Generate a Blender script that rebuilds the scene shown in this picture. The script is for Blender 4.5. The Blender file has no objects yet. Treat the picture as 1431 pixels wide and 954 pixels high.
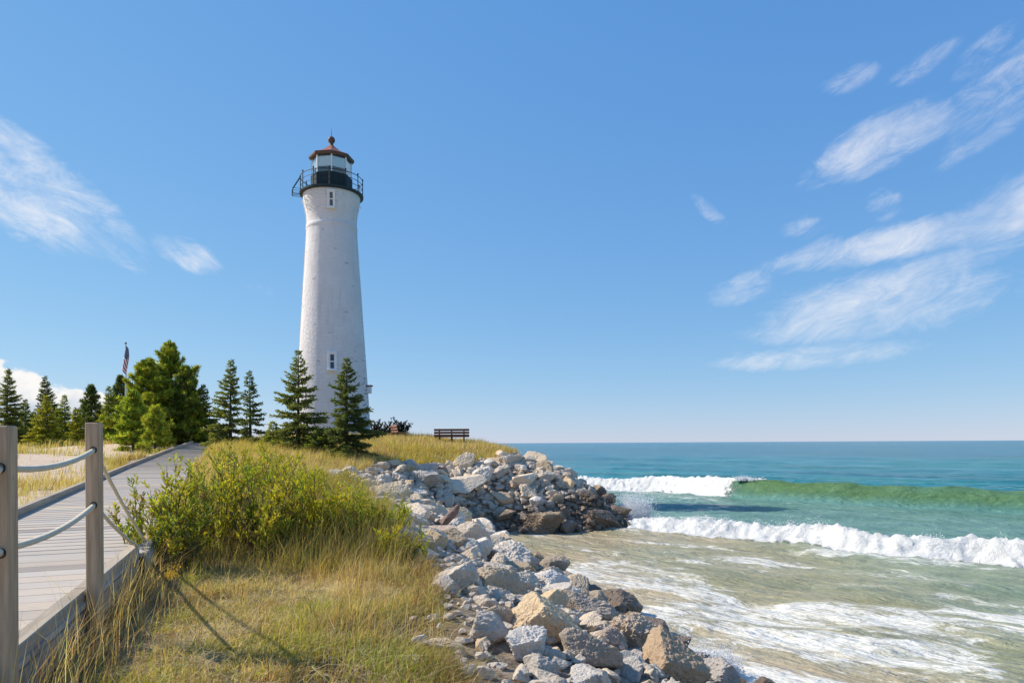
import bpy, bmesh, math, random
import numpy as np
from mathutils import Vector, Matrix
R = math.radians
scn = bpy.context.scene
COL = scn.collection
PI = math.pi

# ------------------------------------------------------------------ camera, sky, sun, exposure
EYE = 3.5                      # metres above the lake
ROLL = 0.0056
F = 954.0                      # focal length in photograph pixels (24 mm)
cam_d = bpy.data.cameras.new('camera'); cam = bpy.data.objects.new('camera', cam_d); COL.objects.link(cam)
cam_d.sensor_width = 36; cam_d.lens = 24.0; cam_d.shift_y = 141.5 / 1431
cam_d.clip_start = 0.1; cam_d.clip_end = 30000
cam.location = (0, 0, EYE); cam.rotation_euler = (PI / 2, ROLL, 0)
scn.camera = cam
SUN_AZ, SUN_EL = R(-75), R(40)          # azimuth measured from +Y towards +X
sd = Vector((math.sin(SUN_AZ) * math.cos(SUN_EL), math.cos(SUN_AZ) * math.cos(SUN_EL), math.sin(SUN_EL)))
sun_d = bpy.data.lights.new('sun', 'SUN'); sun = bpy.data.objects.new('sun', sun_d); COL.objects.link(sun)
sun_d.energy = 5.0; sun_d.angle = R(0.5); sun_d.color = (1.0, 0.92, 0.78)
sun.location = (-30, 15, 40); sun.rotation_euler = sd.to_track_quat('Z', 'Y').to_euler()
SKY_STRENGTH = 0.15
scn.view_settings.view_transform = 'Standard'; scn.view_settings.look = 'None'
scn.view_settings.exposure = 0.25; scn.view_settings.gamma = 1.0
scn.view_settings.use_curve_mapping = False
scn.cycles.max_bounces = 10; scn.cycles.diffuse_bounces = 8; scn.cycles.transparent_max_bounces = 8

class NT:
    """small helper for building node trees"""
    def __init__(s, tree): s.t = tree; s.n = tree.nodes; s.l = tree.links
    def add(s, typ, **kw):
        n = s.n.new(typ)
        for k, v in kw.items(): setattr(n, k, v)
        return n
    def put(s, sock, v):
        if v is None: return
        if isinstance(v, bpy.types.NodeSocket): s.l.new(v, sock)
        else:
            try: sock.default_value = v
            except Exception:
                sock.default_value = tuple(v) + (1.0,) if len(v) == 3 else v
    def math(s, op, a, b=None, c=None, clamp=False):
        n = s.add('ShaderNodeMath', operation=op, use_clamp=clamp)
        for i, v in enumerate((a, b, c)): s.put(n.inputs[i], v) if v is not None else None
        return n.outputs[0]
    def vmath(s, op, a, b=None):
        n = s.add('ShaderNodeVectorMath', operation=op)
        s.put(n.inputs[0], a)
        if b is not None: s.put(n.inputs[1], b)
        return n.outputs[0]
    def scale(s, v, x):
        n = s.add('ShaderNodeVectorMath', operation='MULTIPLY'); s.put(n.inputs[0], v); s.put(n.inputs[1], x); return n.outputs[0]
    def noise(s, vec, scale, detail=4, rough=0.55, dist=0.0, lac=2.0):
        n = s.add('ShaderNodeTexNoise'); s.put(n.inputs['Vector'], vec)
        n.inputs['Scale'].default_value = scale; n.inputs['Detail'].default_value = detail
        n.inputs['Roughness'].default_value = rough; n.inputs['Distortion'].default_value = dist
        n.inputs['Lacunarity'].default_value = lac
        return n.outputs['Fac']
    def ss(s, x, a, b):                       # smoothstep
        n = s.add('ShaderNodeMapRange', interpolation_type='SMOOTHSTEP', clamp=True)
        s.put(n.inputs['Value'], x); s.put(n.inputs['From Min'], a); s.put(n.inputs['From Max'], b)
        return n.outputs[0]
    def mix(s, f, a, b, mode='MIX'):
        n = s.add('ShaderNodeMix', data_type='RGBA', blend_type=mode)
        s.put(n.inputs[0], f); s.put(n.inputs[6], a); s.put(n.inputs[7], b)
        return n.outputs[2]
    def attr(s, name):
        return s.add('ShaderNodeAttribute', attribute_name=name)
    def bump(s, h, strength=0.5, dist=0.02, normal=None):
        n = s.add('ShaderNodeBump'); s.put(n.inputs['Height'], h)
        n.inputs['Strength'].default_value = strength; n.inputs['Distance'].default_value = dist
        if normal is not None: s.put(n.inputs['Normal'], normal)
        return n.outputs[0]

def rgb(c): return (c[0], c[1], c[2], 1.0)

def pix_dir(px, py):
    u = (px - 715.5) / F; v = (618.5 - py) / F
    c, s_ = math.cos(ROLL), math.sin(ROLL)
    return Vector((u * c + v * s_, 1.0, -u * s_ + v * c))
def P(px, py, D):
    return Vector((0, 0, EYE)) + pix_dir(px, py) * D
def to_pix(x, y, z):
    c, s_ = math.cos(ROLL), math.sin(ROLL)
    z = z - EYE
    return 715.5 + F * (x * c - z * s_) / y, 618.5 - F * (x * s_ + z * c) / y

# ---- world: physical sky with thin cirrus and a low bank of cumulus
world = bpy.data.worlds.new('World'); scn.world = world; world.use_nodes = True
def build_world():
    w = NT(world.node_tree); w.n.clear()
    out = w.add('ShaderNodeOutputWorld'); bg = w.add('ShaderNodeBackground')
    bg.inputs['Strength'].default_value = SKY_STRENGTH
    sky = w.add('ShaderNodeTexSky', sky_type='NISHITA', sun_disc=False)
    sky.sun_elevation = SUN_EL; sky.sun_rotation = SUN_AZ
    sky.altitude = 100; sky.air_density = 1.0; sky.dust_density = 0.0; sky.ozone_density = 5.0
    # tone of the clear northern sky: the white of the horizon is held back as the camera's own response does
    sc_ = w.add('ShaderNodeSeparateColor'); w.l.new(sky.outputs[0], sc_.inputs[0]); cc_ = w.add('ShaderNodeCombineColor')
    for i, (a_, p_) in enumerate(((.48, .77), (.548, .515), (.70, .25))):
        v_ = w.math('POWER', w.math('MULTIPLY', sc_.outputs[i], SKY_STRENGTH), p_)
        w.l.new(w.math('MULTIPLY', v_, a_ / SKY_STRENGTH), cc_.inputs[i])
    skycol = cc_.outputs[0]
    co = w.add('ShaderNodeTexCoord').outputs['Generated']
    sep = w.add('ShaderNodeSeparateXYZ'); w.l.new(co, sep.inputs[0])
    az = w.math('ARCTAN2', sep.outputs[0], sep.outputs[1])
    el = w.math('ARCSINE', sep.outputs[2])
    ae = w.add('ShaderNodeCombineXYZ'); w.l.new(az, ae.inputs[0]); w.l.new(el, ae.inputs[1])
    ae = ae.outputs[0]
    def ang(px, py):
        d = pix_dir(px, py).normalized(); return math.atan2(d.x, d.y), math.asin(d.z)
    def field(th, sx, sy, scale, seed, dist=0.4, detail=7, rough=0.62):
        mp = w.add('ShaderNodeMapping', vector_type='TEXTURE')
        mp.inputs['Rotation'].default_value = (0, 0, th); mp.inputs['Scale'].default_value = (sx, sy, 1)
        mp.inputs['Location'].default_value = (seed, seed * .7, 0)
        w.l.new(ae, mp.inputs[0])
        return w.noise(mp.outputs[0], scale, detail, rough, dist)
    fr = field(R(9), 2.6, 0.9, 10.0, 1.7, 1.1, 9, .66)                 # streaks for the right-hand cirrus
    fr2 = field(R(22), 1.7, 0.65, 24.0, 4.1, 1.2, 9, .72)
    fl = field(R(-26), 1.9, 0.9, 10.0, 2.3, 1.1, 9, .66)
    fl2 = field(R(-10), 1.6, 0.6, 26.0, 3.3, 1.2, 9, .72)
    # px, py, half length px, half width px, angle deg, amount, field
    clouds = [
        (40, 252, 140, 50, -30, .95, 'l'), (135, 308, 75, 34, -40, .95, 'l'), (-60, 235, 160, 55, -22, .95, 'l'),
        (255, 354, 42, 22, -14, .6, 'l'), (372, 406, 26, 8, -6, .3, 'l'),
        (1215, 430, 150, 50, 8, 1.0, 'r'), (1300, 385, 90, 30, 13, .85, 'r'), (1135, 497, 120, 19, 2, 1.0, 'r'), (1150, 460, 90, 24, 5, .75, 'r'),
        (1290, 330, 180, 26, 6, .80, 'r'), (1430, 290, 90, 48, 19, .85, 'r'), (1160, 352, 40, 22, 11, .5, 'r'),
        (1240, 197, 86, 34, 13, .80, 'r'), (1390, 172, 70, 24, 27, .75, 'r'), (1400, 105, 80, 26, 27, .55, 'r'), (1375, 80, 40, 22, 31, .45, 'r'),
        (1036, 403, 42, 22, 9, .72, 'r'), (1184, 113, 34, 15, 11, .5, 'r'), (1122, 318, 28, 16, 2, .4, 'r'),
        (992, 296, 30, 10, -42, .42, 'r'), (1290, 90, 40, 14, 21, .3, 'r'), (1235, 285, 20, 26, 51, .35, 'r'), (1135, 258, 20, 10, 2, .3, 'r'),
    ]
    tot = None
    for px, py, L, W, th, amt, f in clouds:
        a0, e0 = ang(px, py)
        k = 1 / math.sqrt(F * F + (px - 715.5) ** 2)
        c, s_ = math.cos(R(th)), math.sin(R(th))
        da = w.math('SUBTRACT', az, a0); de = w.math('SUBTRACT', el, e0)
        W *= .86
        u = w.math('ADD', w.math('MULTIPLY', da, c / (L * k)), w.math('MULTIPLY', de, s_ / (L * k)))
        v = w.math('ADD', w.math('MULTIPLY', da, -s_ / (W * k)), w.math('MULTIPLY', de, c / (W * k)))
        r2 = w.math('ADD', w.math('MULTIPLY', u, u), w.math('MULTIPLY', v, v))
        m = w.math('MULTIPLY', w.ss(r2, 2.2, 0.0), amt)
        n1, n2 = (fr, fr2) if f == 'r' else (fl, fl2)
        nn = w.math('ADD', w.math('MULTIPLY', n1, 1.3), w.math('MULTIPLY', n2, 1.0))
        # mask lifts the noise over the threshold
        dn = w.ss(w.math('ADD', nn, w.math('MULTIPLY', m, 0.60)), 1.25, 2.15)
        dn = w.math('MULTIPLY', dn, w.ss(m, 0.0, 0.22))
        tot = dn if tot is None else w.math('MAXIMUM', tot, dn)
    thin = w.noise(ae, 5.0, 5, .6, .6)
    cirrus = w.math('MULTIPLY', tot, w.math('ADD', .38, w.math('MULTIPLY', w.ss(thin, .32, .62), .50)))
    # cumulus bank low on the left
    nb = w.noise(w.scale(ae, (1, 1.25, 1)), 34.0, 6, 0.5, 0.25)
    nb2 = w.noise(w.scale(ae, (1, 1.0, 1)), 11.0, 2, 0.5, 0.0)
    a0, e0 = ang(35, 517)
    a1, _ = ang(165, 540)
    ramp = w.math('MULTIPLY', w.ss(az, a1 + 0.012, a1 - 0.16), 0.054)
    top = w.math('ADD', ramp, w.math('MULTIPLY', w.math('SUBTRACT', nb2, 0.5), 0.07))
    top = w.math('ADD', top, w.math('ADD', 0.054, w.math('MULTIPLY', w.math('SUBTRACT', nb, 0.5), 0.050)))
    dd = w.math('SUBTRACT', top, el)
    cm = w.math('MULTIPLY', w.ss(dd, 0.0, 0.007), w.ss(az, a1 + 0.02, a1 - 0.015))
    nsh = w.noise(ae, 26.0, 5, 0.6, 0.3)
    shade = w.ss(w.math('ADD', w.math('MULTIPLY', dd, 22.0), w.math('MULTIPLY', nsh, 1.2)), 0.75, 1.7)
    ccol = w.mix(shade, rgb((5.7, 5.5, 5.3)), rgb((2.9, 3.4, 4.1)))
    c1 = w.mix(cirrus, skycol, rgb((5.4, 5.35, 5.45)))
    c2 = w.mix(w.math('MULTIPLY', cm, 0.95), c1, ccol)
    w.l.new(c2, bg.inputs['Color']); w.l.new(bg.outputs[0], out.inputs['Surface'])
build_world()

# ------------------------------------------------------------------ helpers
def tag(o, label=None, cat=None, group=None, kind=None):
    if label: o['label'] = label
    if cat: o['category'] = cat
    if group: o['group'] = group
    if kind: o['kind'] = kind
    return o
def empty(name, loc, rz=0.0):
    o = bpy.data.objects.new(name, None); COL.objects.link(o)
    o.location = loc; o.rotation_euler = (0, 0, rz); o.empty_display_size = 0.2
    return o
def mesh_np(name, V, polys, mat, parent=None, cols=None, smooth=False, attrs=None, uv=None, link=True):
    """V (n,3); polys list of (m,k) index arrays"""
    V = np.asarray(V, dtype=np.float32)
    me = bpy.data.meshes.new(name)
    polys = [np.asarray(p, dtype=np.int32) for p in polys if len(p)]
    me.vertices.add(len(V)); me.vertices.foreach_set('co', V.ravel())
    nl = sum(p.size for p in polys); npoly = sum(len(p) for p in polys)
    me.loops.add(nl); me.loops.foreach_set('vertex_index', np.concatenate([p.ravel() for p in polys]))
    me.polygons.add(npoly)
    tot = np.concatenate([np.full(len(p), p.shape[1], dtype=np.int32) for p in polys])
    st = np.concatenate([[0], np.cumsum(tot)[:-1]]).astype(np.int32)
    me.polygons.foreach_set('loop_start', st); me.polygons.foreach_set('loop_total', tot)
    me.polygons.foreach_set('use_smooth', np.full(npoly, bool(smooth), dtype=bool))
    if cols is not None:
        ca = me.color_attributes.new('Col', 'FLOAT_COLOR', 'POINT')
        c4 = np.ones((len(V), 4), dtype=np.float32); c4[:, :3] = cols
        ca.data.foreach_set('color', c4.ravel())
    for k, a in (attrs or {}).items():
        at = me.attributes.new(k, 'FLOAT', 'POINT'); at.data.foreach_set('value', np.asarray(a, dtype=np.float32))
    if uv is not None:
        ul = me.uv_layers.new(name='UVMap')
        idx = np.concatenate([p.ravel() for p in polys])
        ul.data.foreach_set('uv', np.asarray(uv, dtype=np.float32)[idx].ravel())
    me.update(calc_edges=True); me.validate()
    if mat: me.materials.append(mat)
    if not link: return me
    o = bpy.data.objects.new(name, me); COL.objects.link(o)
    if parent is not None: o.parent = parent
    return o

class MB:
    """collects boxes, bars, tubes and lathes into one mesh"""
    def __init__(s): s.v = []; s.q = []; s.t = []; s.c = []; s.n = 0
    def add(s, V, quads=(), tris=(), col=(1, 1, 1)):
        V = np.asarray(V, dtype=float)
        for q in quads: s.q.append([i + s.n for i in q])
        for t in tris: s.t.append([i + s.n for i in t])
        s.v.append(V); s.c.append(np.tile(col, (len(V), 1))); s.n += len(V)
    def box(s, c, size, rot=None, col=(1, 1, 1), bevel=0.0):
        hx, hy, hz = size[0] / 2, size[1] / 2, size[2] / 2
        if bevel > 0:
            b = min(bevel, hx * .45, hy * .45, hz * .45); bm = bmesh.new()
            bmesh.ops.create_cube(bm, size=1.0)
            for v in bm.verts: v.co = Vector((v.co.x * 2 * hx, v.co.y * 2 * hy, v.co.z * 2 * hz))
            bmesh.ops.bevel(bm, geom=bm.edges[:], offset=b, segments=1, affect='EDGES')
            bm.verts.index_update()
            V = np.array([v.co[:] for v in bm.verts]); fs = [[v.index for v in f.verts] for f in bm.faces]; bm.free()
        else:
            V = np.array([[x, y, z] for x in (-hx, hx) for y in (-hy, hy) for z in (-hz, hz)])
            fs = [(0, 1, 3, 2), (4, 6, 7, 5), (0, 4, 5, 1), (2, 3, 7, 6), (0, 2, 6, 4), (1, 5, 7, 3)]
        if rot is not None: V = V @ np.array(rot.to_3x3()).T
        V = V + np.array(c)
        s.add(V, [f for f in fs if len(f) == 4], [f for f in fs if len(f) == 3], col)
    def tube(s, pts, rad, k=8, cap=True, col=(1, 1, 1)):
        pts = [Vector(p) for p in pts]; n = len(pts)
        rad = rad if hasattr(rad, '__len__') else [rad] * n
        V = []; up = Vector((0, 0, 1)); prev = None
        for i, p in enumerate(pts):
            d = (pts[min(i + 1, n - 1)] - pts[max(i - 1, 0)]).normalized()
            if prev is None:
                a = d.cross(up if abs(d.z) < .95 else Vector((1, 0, 0))).normalized()
            else:
                a = (prev - d * prev.dot(d)).normalized()
            prev = a; b = d.cross(a)
            for j in range(k):
                t = 2 * PI * j / k
                V.append(p + (a * math.cos(t) + b * math.sin(t)) * rad[i])
        q = [(i * k + j, i * k + (j + 1) % k, (i + 1) * k + (j + 1) % k, (i + 1) * k + j) for i in range(n - 1) for j in range(k)]
        t = []
        V = [v[:] for v in V]
        if cap:
            V += [pts[0][:], pts[-1][:]]
            a, b = n * k, n * k + 1
            t += [(a, (j + 1) % k, j) for j in range(k)] + [(b, (n - 1) * k + j, (n - 1) * k + (j + 1) % k) for j in range(k)]
        s.add(V, q, t, col)
    def lathe(s, prof, k=32, phase=0.0, col=(1, 1, 1), center=(0, 0, 0)):
        V = []; n = len(prof)
        for r, z in prof:
            for j in range(k):
                a = 2 * PI * j / k + phase
                V.append((center[0] + r * math.cos(a), center[1] + r * math.sin(a), center[2] + z))
        q = [(i * k + j, i * k + (j + 1) % k, (i + 1) * k + (j + 1) % k, (i + 1) * k + j) for i in range(n - 1) for j in range(k)]
        s.add(V, q, (), col)
    def build(s, name, mat, parent=None, smooth=False, col=False):
        return mesh_np(name, np.concatenate(s.v), [np.array(s.q, dtype=np.int32).reshape(-1, 4), np.array(s.t, dtype=np.int32).reshape(-1, 3)],
                       mat, parent, np.concatenate(s.c) if col else None, smooth)

# ---- numpy noise
def _h(ix, iy, iz, seed):
    h = (ix * 374761393 + iy * 668265263 + iz * 1274126177 + seed * 362437) & 0xffffffff
    h = ((h ^ (h >> 13)) * 1103515245) & 0xffffffff
    h = ((h ^ (h >> 16)) * 2246822519) & 0xffffffff
    return ((h ^ (h >> 15)) & 0xffff) / 65535.0
def vnoise(x, y, z=None, seed=0):
    x = np.asarray(x, dtype=float); y = np.asarray(y, dtype=float)
    z = np.zeros_like(x) if z is None else np.asarray(z, dtype=float)
    ix, iy, iz = np.floor(x).astype(np.int64), np.floor(y).astype(np.int64), np.floor(z).astype(np.int64)
    fx, fy, fz = x - ix, y - iy, z - iz
    sx, sy, sz = [f * f * f * (f * (f * 6 - 15) + 10) for f in (fx, fy, fz)]
    r = 0
    for a in (0, 1):
        for b in (0, 1):
            for c in (0, 1):
                r = r + _h(ix + a, iy + b, iz + c, seed) * (sx if a else 1 - sx) * (sy if b else 1 - sy) * (sz if c else 1 - sz)
    return r
def fbm(x, y, z=None, oct=4, seed=0, gain=.5):
    t = 0; a = 1; n = 0
    for i in range(oct):
        k = 2.03 ** i
        t = t + a * vnoise(np.asarray(x) * k + 7.3 * i, np.asarray(y) * k - 3.1 * i, None if z is None else np.asarray(z) * k + 1.7 * i, seed + i)
        n += a; a *= gain
    return t / n
def sstep(x, a, b):
    t = np.clip((np.asarray(x, dtype=float) - a) / (b - a), 0, 1); return t * t * (3 - 2 * t)
def in_poly(x, y, poly):
    x = np.asarray(x); y = np.asarray(y); r = np.zeros(x.shape, dtype=bool); n = len(poly)
    for i in range(n):
        x0, y0 = poly[i]; x1, y1 = poly[(i + 1) % n]
        if y0 == y1: continue
        c = ((y0 > y) != (y1 > y)) & (x < (x1 - x0) * (y - y0) / (y1 - y0) + x0)
        r ^= c
    return r
def dist_line(x, y, pts):
    x = np.asarray(x, dtype=float); y = np.asarray(y, dtype=float); d = np.full(x.shape, 1e9)
    for (x0, y0), (x1, y1) in zip(pts[:-1], pts[1:]):
        dx, dy = x1 - x0, y1 - y0
        t = np.clip(((x - x0) * dx + (y - y0) * dy) / (dx * dx + dy * dy), 0, 1)
        d = np.minimum(d, np.hypot(x - x0 - t * dx, y - y0 - t * dy))
    return d

# ------------------------------------------------------------------ materials
def new_mat(name):
    m = bpy.data.materials.new(name); m.use_nodes = True
    w = NT(m.node_tree); b = m.node_tree.nodes['Principled BSDF']
    return m, w, b
def simple(name, c, rough=.7, var=.15, scale=6.0, bump=.2, bdist=.01, metal=0.0, use_col=False, spec=.3, stretch=(1, 1, 1)):
    m, w, b = new_mat(name)
    co = w.scale(w.add('ShaderNodeTexCoord').outputs['Object'], stretch)
    n = w.noise(co, scale, 5, .6); n2 = w.noise(co, scale * 7, 3, .6)
    lo = tuple(x * (1 - var) for x in c); hi = tuple(min(1, x * (1 + var)) for x in c)
    col = w.mix(n, rgb(lo), rgb(hi))
    col = w.mix(w.math('MULTIPLY', w.ss(n2, .5, .75), var), col, rgb(tuple(x * .6 for x in c)))
    if use_col: col = w.mix(1.0, col, w.attr('Col').outputs['Color'], 'MULTIPLY')
    w.put(b.inputs['Base Color'], col); b.inputs['Roughness'].default_value = rough
    b.inputs['Metallic'].default_value = metal; b.inputs['Specular IOR Level'].default_value = spec
    if bump: w.put(b.inputs['Normal'], w.bump(w.math('ADD', n, w.math('MULTIPLY', n2, .4)), bump, bdist))
    return m
def leaf_mat(name, trans=.35, rough=.55, tint=(1, 1, 1), spec=.2):
    m = bpy.data.materials.new(name); m.use_nodes = True
    w = NT(m.node_tree); w.n.clear(); out = w.add('ShaderNodeOutputMaterial')
    c = w.mix(1.0, w.attr('Col').outputs['Color'], rgb(tint), 'MULTIPLY')
    b = w.add('ShaderNodeBsdfPrincipled'); w.put(b.inputs['Base Color'], c); b.inputs['Roughness'].default_value = rough
    b.inputs['Specular IOR Level'].default_value = spec
    t = w.add('ShaderNodeBsdfTranslucent'); w.put(t.inputs['Color'], w.mix(1.0, c, rgb((1.25, 1.2, .55)), 'MULTIPLY'))
    x = w.add('ShaderNodeMixShader'); x.inputs[0].default_value = trans
    w.l.new(b.outputs[0], x.inputs[1]); w.l.new(t.outputs[0], x.inputs[2]); w.l.new(x.outputs[0], out.inputs['Surface'])
    return m
M = {}
M['grass'] = leaf_mat('grass_blades', .40, .6)
M['leaf'] = leaf_mat('shrub_leaves', .45, .5, spec=.25)
M['needle'] = leaf_mat('conifer_needles', .40, .6, spec=.15)
M['bark'] = simple('bark', (.075, .058, .046), .9, .4, 8, .6, .02)
M['stem'] = simple('shrub_stem', (.11, .075, .05), .9, .3, 8, .2, .005)
M['metal_black'] = simple('black_green_painted_iron', (.018, .032, .034), .5, .3, 5, .1, .004)
M['copper'] = simple('brown_red_roof_metal', (.40, .15, .10), .55, .3, 3, .15, .01)
M['copper_dark'] = simple('brown_eave_metal', (.12, .07, .05), .6, .3, 3, .1, .01)
M['white_paint'] = simple('white_paint', (.78, .77, .76), .6, .06, 4, .15, .004)
M['grey_panel'] = simple('grey_ceiling_lining', (.80, .79, .77), .7, .05, 3, .1, .004)
M['bench_wood'] = simple('brown_bench_wood', (.21, .10, .06), .7, .3, 6, .3, .004, stretch=(1, 6, 6))
M['red_wood'] = simple('red_brown_bench_wood', (.28, .14, .10), .7, .3, 6, .3, .004, stretch=(1, 6, 6))
M['rope'] = simple('rope', (.62, .55, .42), .85, .15, 30, .6, .004)
M['bolt'] = simple('dark_steel', (.06, .055, .05), .5, .2, 10, 0, .004, metal=.6)

def wood_mat(name, c, dark=.45, use_col=True, axis=0, knots=True, gs=1.0, turn=0.0, bump=.5):
    m, w, b = new_mat(name)
    co = w.add('ShaderNodeTexCoord').outputs['Object']
    mp = w.add('ShaderNodeMapping'); mp.inputs['Rotation'].default_value = (0, 0, turn); w.l.new(co, mp.inputs[0]); co = mp.outputs[0]
    st = [26, 26, 26]; st[axis] = 1.6
    g = w.noise(w.scale(co, tuple(x * gs for x in st)), 1.0, 6, .65, .3)
    n = w.noise(co, 2.2, 4, .6)
    fine = w.noise(w.scale(co, tuple(x * gs * 3 for x in st)), 1.0, 3, .6)
    col = w.mix(w.ss(g, .3, .7), rgb(tuple(x * (1 - dark) for x in c)), rgb(c))
    col = w.mix(w.math('MULTIPLY', w.ss(n, .45, .7), .45), col, rgb((c[0] * .75, c[1] * .80, c[2] * .9)))
    if use_col: col = w.mix(1.0, col, w.attr('Col').outputs['Color'], 'MULTIPLY')
    if knots:
        vo = w.add('ShaderNodeTexVoronoi'); vo.inputs['Scale'].default_value = 3.2; w.put(vo.inputs['Vector'], w.scale(co, (1.3, 1.3, .9)))
        k = w.ss(vo.outputs['Distance'], .10, .05)
        col = w.mix(w.math('MULTIPLY', k, .75), col, rgb((.05, .03, .02)))
    w.put(b.inputs['Base Color'], col); b.inputs['Roughness'].default_value = .8; b.inputs['Specular IOR Level'].default_value = .2
    w.put(b.inputs['Normal'], w.bump(w.math('ADD', g, w.math('MULTIPLY', fine, .5)), bump, .006))
    return m
M['post_wood'] = wood_mat('weathered_post_timber', (.62, .43, .27), .45, False, 2)
M['deck_wood'] = wood_mat('weathered_deck_boards', (.51, .44, .37), .14, True, 0, False, 2.2, R(-21.5), .08)
M['beam_wood'] = wood_mat('weathered_kerb_timber', (.50, .41, .31), .35, True, 1, False, .6, R(-21.5))

def rock_mat(name, base, alt, wet=True, wet_z=0.9):
    m, w, b = new_mat(name)
    tc = w.add('ShaderNodeTexCoord').outputs['Object']
    geo = w.add('ShaderNodeNewGeometry'); pos = geo.outputs['Position']
    oi = w.add('ShaderNodeObjectInfo').outputs['Random']
    off = w.add('ShaderNodeCombineXYZ')
    for i in range(3): w.put(off.inputs[i], w.math('MULTIPLY', oi, 37.0 + 11 * i))
    co = w.vmath('ADD', tc, off.outputs[0])
    n1 = w.noise(co, 1.6, 5, .6); n2 = w.noise(co, 7.0, 6, .65, .2); n3 = w.noise(co, 30.0, 4, .65)
    col = w.mix(w.ss(n1, .35, .65), rgb(base), rgb(alt))
    hsv = w.add('ShaderNodeHueSaturation'); w.put(hsv.inputs['Color'], col)
    w.put(hsv.inputs['Value'], w.math('ADD', .72, w.math('MULTIPLY', oi, .5)))
    rnd2 = w.math('FRACT', w.math('MULTIPLY', oi, 7.31))
    w.put(hsv.inputs['Saturation'], w.math('ADD', .45, w.math('MULTIPLY', rnd2, .85)))
    col = hsv.outputs[0]
    # reddish rocks here and there
    rnd3 = w.math('FRACT', w.math('MULTIPLY', oi, 13.77))
    col = w.mix(w.math('MULTIPLY', w.ss(rnd3, .90, .95), .5), col, rgb((.42, .25, .17)))
    # stains, pits and lichen
    col = w.mix(w.math('MULTIPLY', w.ss(n2, .54, .70), .40), col, rgb((.27, .20, .14)))
    col = w.mix(w.math('MULTIPLY', w.ss(n3, .60, .75), .5), col, rgb((.10, .085, .07)))
    sepn = w.add('ShaderNodeSeparateXYZ'); w.l.new(pos, sepn.inputs[0])
    rough = .85
    if wet:
        wl = w.math('ADD', sepn.outputs[2], w.math('MULTIPLY', w.math('SUBTRACT', w.noise(pos, .7, 3), .5), 1.6))
        # the tip of the point is splashed higher than the cove
        reach = w.math('MULTIPLY', w.math('MULTIPLY', w.ss(sepn.outputs[0], .5, 4.5), w.ss(sepn.outputs[1], 22, 26)), .95)
        wf = w.ss(w.math('SUBTRACT', wl, reach), wet_z + .25, wet_z - .35)
        wetc = w.mix(n2, rgb((.085, .055, .038)), rgb((.21, .14, .09)))
        col = w.mix(w.math('MULTIPLY', wf, .88), col, wetc)
        rough = w.math('SUBTRACT', .88, w.math('MULTIPLY', wf, .5))
    w.put(b.inputs['Base Color'], col); w.put(b.inputs['Roughness'], rough)
    b.inputs['Specular IOR Level'].default_value = .35
    h = w.math('ADD', w.math('MULTIPLY', n2, 1.0), w.math('MULTIPLY', n3, .35))
    w.put(b.inputs['Normal'], w.bump(h, .8, .06))
    return m
M['rock'] = rock_mat('limestone_riprap', (.78, .61, .43), (.68, .54, .395))
M['rock_tan'] = rock_mat('tan_boulder', (.60, .46, .33), (.54, .41, .30), True, .12)
M['rock_red'] = rock_mat('red_sandstone', (.42, .19, .12), (.33, .17, .11), False)
M['rock_brown'] = rock_mat('brown_boulder', (.64, .50, .38), (.58, .47, .37), True, .3)

# ------------------------------------------------------------------ terrain
# z values below are relative to the eye
TOP = [(2.4, -3.0, -1.75), (.2, 2.0, -1.65), (-.42, 4.3, -1.6), (-.64, 5.4, -1.58), (-1.02, 7.8, -1.5), (-1.88, 10.5, -1.35), (-3.0, 13.8, -1.22),
       (-3.95, 16.7, -1.1), (-5.6, 20.0, -.95), (-6.1, 24.0, -.95), (-4.9, 28.0, -.95), (-2.4, 30.2, -.85), (-.6, 31.2, -.72), (.3, 33.2, -.55), (-.3, 37.5, -.6),
       (-3, 45, -.8)]
SHORE = [(12, -6), (8.2, 0), (6.0, 4.0), (4.3, 7.2), (3.27, 9.9), (2.28, 13.2), (1.05, 18.2), (-.36, 22.4), (-1.3, 25.0), (-.3, 26.3), (1.0, 26.2), (3.0, 27.0), (4.6, 27.7),
         (5.1, 29.0), (4.6, 32.5), (3.2, 37.5), (.5, 45), (-6, 58), (-20, 76), (-60, 110), (-220, 220), (-1200, 800)]
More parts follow.
